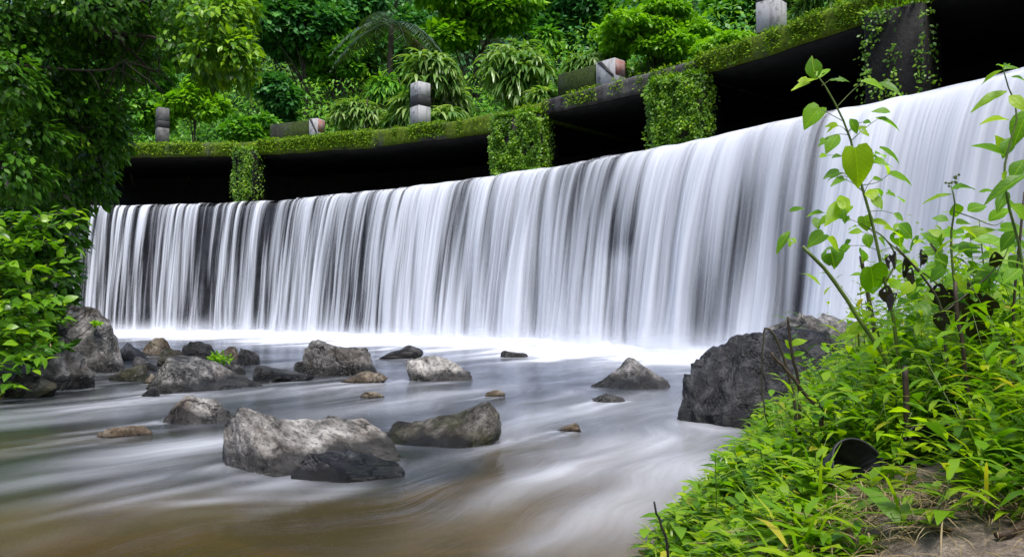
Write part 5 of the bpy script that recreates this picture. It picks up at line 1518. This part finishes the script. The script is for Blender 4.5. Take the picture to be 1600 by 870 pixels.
# the mass of herbs: stems with paired narrow leaves
r = np.random.default_rng(404)
def bank_top(x, y):
    """how high the herbs stand (metres above the soil)"""
    sdv = x - np.interp(y, SHR_Y, SHR_X)
    return 0.10 + 0.22 * smooth(sdv, .1, .9) + 0.16 * smooth(y, 2.2, 3.6) * smooth(sdv, .3, 1.2)
pos_, a_, n_, L_, lv_, W_ = [], [], [], [], [], []
stv = MB()
cnt = 0
for i in range(4300):
    y = 1.58 + 4.4 * r.random() ** 1.3
    x0 = np.interp(y, SHR_Y, SHR_X)
    x = x0 - 0.02 + (0.80 * y + 0.4 - x0) * r.random()
    edge = 1.70 + 0.06 * math.sin(x * 9) + max(0, (x - 1.0)) * 0.05
    if y < edge + r.normal(0, .07): continue
    hole = (abs(CX + FPX * x / y - 1343) < 62 and 1.72 < y < 2.35) or (abs(CX + FPX * x / y - 1462) < 58 and 1.72 < y < 2.5)
    if hole and r.random() < .88: continue
    z0 = float(ground_h(np.array([x]), np.array([y]))[0])
    if z0 < 0.0: continue
    h = float(bank_top(x, y)) * r.uniform(.35, 1.0) ** (1.6 if r.random() < .82 else -.6) * (0.55 if y < edge + .25 else 1)
    h *= 0.62 + 0.38 * float(smooth(CX + FPX * x / y, 1180, 1400))
    if hole: h *= .33
    leanv = np.array([r.normal(-.12, .3), r.normal(-.10, .3)]) * h
    base = np.array([x, y, z0])
    tip = base + np.array([*leanv, h])
    k_ = int(5 + h * 22)
    kind = r.random()
    tone = np.clip(r.normal(.5, .3), 0, 1)
    spn = fbm(np.array([[x * 2.2, y * 2.2, 3.3]]), 66, 2)[0] + r.normal(0, .10)
    lsz, lwd = (1.15, .20) if spn < .47 else ((.55, .55) if spn < .58 else (.85, .42))
    if spn >= .47 and spn < .58: k_ = int(k_ * 1.7)
    th0 = r.uniform(0, 6.3)
    for j in range(k_):
        f = (j + 1) / k_
        if f < .25 and h > .2: continue
        th = th0 + j * 2.4 + r.normal(0, .3)
        pos_.append(base + (tip - base) * f)
        a_.append((math.cos(th), math.sin(th), r.uniform(-.1, .7)))
        n_.append((-math.cos(th) * .4 + r.normal(0, .2), -math.sin(th) * .4 + r.normal(0, .2), 1.0))
        L_.append(r.uniform(.055, .125) * (1.15 - .4 * f) * lsz); W_.append(L_[-1] * lwd * r.uniform(.85, 1.2))
        lv_.append(np.clip(tone * .7 + f * .25 + r.normal(0, .08), 0, 1))
    if i % 2 == 0:
        stv.tube(np.array([base - (0, 0, .02), (base + tip) / 2 + np.append(r.normal(0, .008, 2), 0), tip]), [.0022, .0018, .001], 4)
pos_, a_, n_, L_, lv_ = map(np.array, (pos_, a_, n_, L_, lv_))
hb = leaves('herb_undergrowth', 'blade', pos_, a_, n_, L_, np.array(W_), M['leaf_herb'], None, lv_, 6)
tag(hb, 'dense bright green herbs covering the right bank', 'undergrowth', kind='stuff')
WLOC[hb.name] = (0, 0, 0)
so = stv.build('herb_stems', M['stem'], hb); so['kind'] = 'stuff'

# broad leaved herbs one can pick out
GH = 'broad leaved herbs in the undergrowth'
protos = []
for pi in range(5):
    root = thing('broad_leaved_herb', 'low broad leaved herb standing in the green undergrowth of the right bank', 'plant', (0, 0, 0), GH)
    h = [.26, .20, .32, .17, .24][pi]
    V, F = tube(curve_pts([(0, 0, -.03), (.01, .005, h * .5), (.0, -.01, h)], 7), np.linspace(.003, .0015, 7), 6)
    obj('stem', V, F, M['stem'], root)
    for j in range(9):
        f = .35 + .65 * j / 8
        th = j * 2.4 + pi
        a = np.array([math.cos(th), math.sin(th), random.uniform(-.1, .5)])
        leaf_obj(root, (0, 0, h * f), a, (-a[0] * .4, -a[1] * .4 - .3, 1), random.uniform(.055, .10), .9, ['ovate', 'heart', 'ovate', 'heart', 'ovate'][pi], 'leaf_fg', j % 4)
    protos.append(root)
spots = []
r = np.random.default_rng(55)
HERBS = [(1262, 700, 2.6, 'broad leaved herb at the foot of the snapped dark stalk'), (1215, 680, 2.8, 'broad leaved herb at the water edge below the huge black boulder'),
         (1330, 650, 2.6, 'large leaved herb just right of the snapped dark stalk'), (1380, 635, 2.7, 'large leaved herb between the snapped stalk and the thick broken stalk'),
         (1440, 570, 3.0, 'round leaved herb right of the thick broken stalk'), (1462, 595, 2.8, 'pale round leaved herb between thick broken stalk and tall dark stalk'),
         (1545, 610, 2.5, 'broad leaved herb right of the tall dark stalk'), (1590, 625, 2.4, 'broad leaved herb at the right edge below the thin brown stalk'),
         (1250, 770, 2.2, 'broad leaved herb left of the lower black pot'), (1190, 775, 2.35, 'broad leaved herb near the water in the lower bank'),
         (1395, 735, 2.1, 'broad leaved herb between the two black pots'), (1556, 705, 2.15, 'broad leaved herb right of the upper black pot'),
         (1120, 825, 2.3, 'broad leaved herb nearest the single black twig'), (1340, 530, 3.2, 'broad leaved herb at the top of the bank beside the black boulder'),
         (1410, 515, 3.3, 'broad leaved herb below the tall heart leaved plant'), (1570, 525, 3.0, 'broad leaved herb high on the bank near the right edge'),
         (1285, 600, 3.1, 'broad leaved herb against the right flank of the black boulder'), (1595, 735, 1.9, 'broad leaved herb at the right edge beside the fallen branch')]
for (x, y, D, lb) in HERBS:
    spots.append((P(x, y, D), D))
for i, (c, D) in enumerate(spots):
    src = protos[i % 5]
    z0 = float(ground_h(np.array([c[0]]), np.array([c[1]]))[0])
    if i < 5:
        root = src
    else:
        root = src.copy(); col.objects.link(root)
        for ch in list(src.children):
            q = ch.copy(); col.objects.link(q); q.parent = root
    root['label'] = HERBS[i][3]
    root.location = (c[0], c[1], z0)
    root.rotation_euler = (r.normal(0, .12), r.normal(0, .12), r.uniform(0, 6.3))
    s_ = np.clip((c[2] - z0) / .22, .75, 1.5)
    root.scale = (s_ * .9, s_ * .9, s_)

# dry grass and litter at the edge of the path
n = 6000
x_ = r.uniform(.15, 2.0, n); e_ = 1.70 + 0.06 * np.sin(x_ * 9) + np.maximum(0, x_ - 1.0) * .05
y_ = e_ + r.normal(.02, .13, n) + .12 * (x_ < .7)
ok = (x_ > np.interp(y_, SHR_Y, SHR_X) - .04) & (r.random(n) < .8)
x_, y_ = x_[ok], y_[ok]; n = len(x_)
pos = np.column_stack([x_, y_, ground_h(x_, y_) + r.uniform(0.004, .04, n)])
th = r.uniform(0, 6.3, n)
o = leaves('dry_grass', 'blade', pos, np.column_stack([np.cos(th), np.sin(th), r.normal(.08, .22, n)]), np.column_stack([r.normal(0, .3, (n, 2)), np.ones(n)]), r.uniform(.03, .13, n), r.uniform(.0014, .0032, n), M['straw'], None, None, 12)
tag(o, 'dry straw coloured grass along the edge of the earth path', 'dry grass', kind='stuff')
n = 2600
y_ = 1.7 + 3.0 * r.random(n) ** 1.5; x_ = np.interp(y_, SHR_Y, SHR_X) + r.random(n) ** 2 * (0.75 * y_ - np.interp(y_, SHR_Y, SHR_X) + .3)
pos = np.column_stack([x_, y_, ground_h(x_, y_) - .005])
th = r.uniform(0, 6.3, n)
ph = CX + FPX * x_ / y_
kk = ~(((abs(ph - 1343) < 60) | (abs(ph - 1462) < 58)) & (y_ < 2.45))
pos, th = pos[kk], th[kk]; n = len(pos)
o = leaves('grass', 'blade', pos, np.column_stack([np.cos(th) * .6, np.sin(th) * .6, r.uniform(.3, 1.1, n)]), np.column_stack([-np.cos(th), -np.sin(th), np.full(n, .6)]), r.uniform(.10, .28, n) * (.5 + .45 * smooth(CX + FPX * pos[:, 0] / pos[:, 1], 1100, 1350)), .008, M['leaf_herb'], None, r.uniform(.3, 1, n), 13)
tag(o, 'long green grass blades among the herbs on the right bank', 'grass', kind='stuff')
for (x, y, w_, an, lb) in [(1462, 790, 40, .3, 'curled tan fallen leaf on the earth path below the straw'), (1490, 832, 36, 1.2, 'flat brownish fallen leaf lying on the bare path'), (1455, 828, 34, -1.3, 'upright folded fallen leaf at the edge of the straw')]:
    c = Pz(x, y, .36)
    z0 = float(ground_h(np.array([c[0]]), np.array([c[1]]))[0])
    root = leaf_me('ovate', 'litter', 1)
    o = link('fallen_leaf', root, None, (c[0], c[1], z0 + .008), (0.15, .1, an), (.05, .06, .05))
    tag(o, lb, 'leaf', 'fallen leaves on the path')
# dead branch lying by the path
mb = MB()
c = [Pz(1556, 795, .42), Pz(1580, 775, .44), Pz(1625, 752, .45)]
pts = np.array([[q[0], q[1], float(ground_h(np.array([q[0]]), np.array([q[1]]))[0]) + .012] for q in c])
mb.tube(curve_pts(pts, 9), np.linspace(.007, .010, 9), 6)
tag(mb.build('fallen_branch', M['stem_brown']), 'short brown branch lying on the ground at the right edge', 'branch')

# two black ribbed plastic pots lying in the herbs
k = NT('black_plastic')
pos = k.n('NewGeometry').outputs['Position']
c = k.ramp(k.noise(pos, 30, 4), [(.35, (0.010, 0.011, 0.012)), (.7, (0.030, 0.032, 0.035))])
M['plastic'] = k.done(k.n('BsdfPrincipled', {'Base Color': c, 'Roughness': .55, 'Specular IOR Level': .35}).outputs[0])

def pot(px, py, D, rpx, label, tilt, yaw):
    c = P(px, py, D)
    rad = rpx / FPX * D
    root = thing('ribbed_pot', label, 'pot', c, 'black ribbed pots lying in the herbs')
    m = Matrix.Rotation(yaw, 3, 'Z') @ Matrix.Rotation(tilt, 3, 'X')
    sides = 64
    def lathe(prof, rib):
        V, F = [], []
        for i, (rr, zz, rb) in enumerate(prof):
            for j in range(sides):
                th = j / sides * 2 * math.pi
                q = rr * (1 + rib * rb * (1 if j % 2 else -1))
                V.append(m @ Vector((q * math.cos(th), q * math.sin(th), zz)))
        for i in range(len(prof) - 1):
            for j in range(sides):
                k2 = (j + 1) % sides
                F.append((i * sides + j, i * sides + k2, (i + 1) * sides + k2, (i + 1) * sides + j))
        return np.array([v[:] for v in V]) + c, np.array(F)
    h = rad * 1.5
    V, F = lathe([(rad * .02, -h, 0), (rad * .70, -h, 0), (rad * .74, -h * .96, 1), (rad * .93, -.10 * h, 1), (rad * .90, -.10 * h, 1), (rad * .71, -h * .93, 1), (rad * .68, -h * .95, 0), (rad * .02, -h * .95, 0)], .022)
    obj('wall', V, F, M['plastic'], root)
    V, F = lathe([(rad * .91, -.11 * h, 0), (rad * .97, -.12 * h, 0), (rad * 1.0, -.08 * h, 0), (rad * 1.0, 0, 0), (rad * .965, .02 * h, 0), (rad * .92, 0, 0), (rad * .905, -.10 * h, 0)], 0)
    obj('rim', V, F, M['plastic'], root)
pot(1343, 728, 2.15, 46, 'black ribbed pot lying open towards the path, lower left of the two', R(62), R(12))
pot(1462, 694, 2.30, 44, 'black ribbed pot tipped beside the tall dark stalk, upper right of the two', R(48), R(-25))

# plant tufts growing on boulders
def tuft(px, py, D, wpx, n, label, seed):
    r = np.random.default_rng(seed)
    c = P(px, py, D)
    root = thing('small_plant', label, 'plant', c)
    rr = wpx / FPX * D / 2
    d = ball(n, r); d[:, 2] = np.abs(d[:, 2]) * .7
    pos = c + d * rr * r.uniform(.2, 1, (n, 1))
    o = leaves('leaves', 'mid', pos, d + r.normal(0, .4, (n, 3)) + np.array([0, -.4, 0]), np.array([0, -.4, 1.]) + r.normal(0, .3, (n, 3)), r.uniform(.03, .07, n), .035, M['leaf_bright'], root, r.uniform(.4, 1, n), seed)
    o['kind'] = 'stuff'
tuft(343, 564, 10.4, 38, 170, 'bright green little plant growing on the dark boulder', 61)
tuft(474, 578, 10.0, 16, 40, 'tiny green plant at the left of the round topped boulder', 62)
tuft(152, 508, 9.95, 16, 40, 'tiny green plant on the round left boulder', 63)
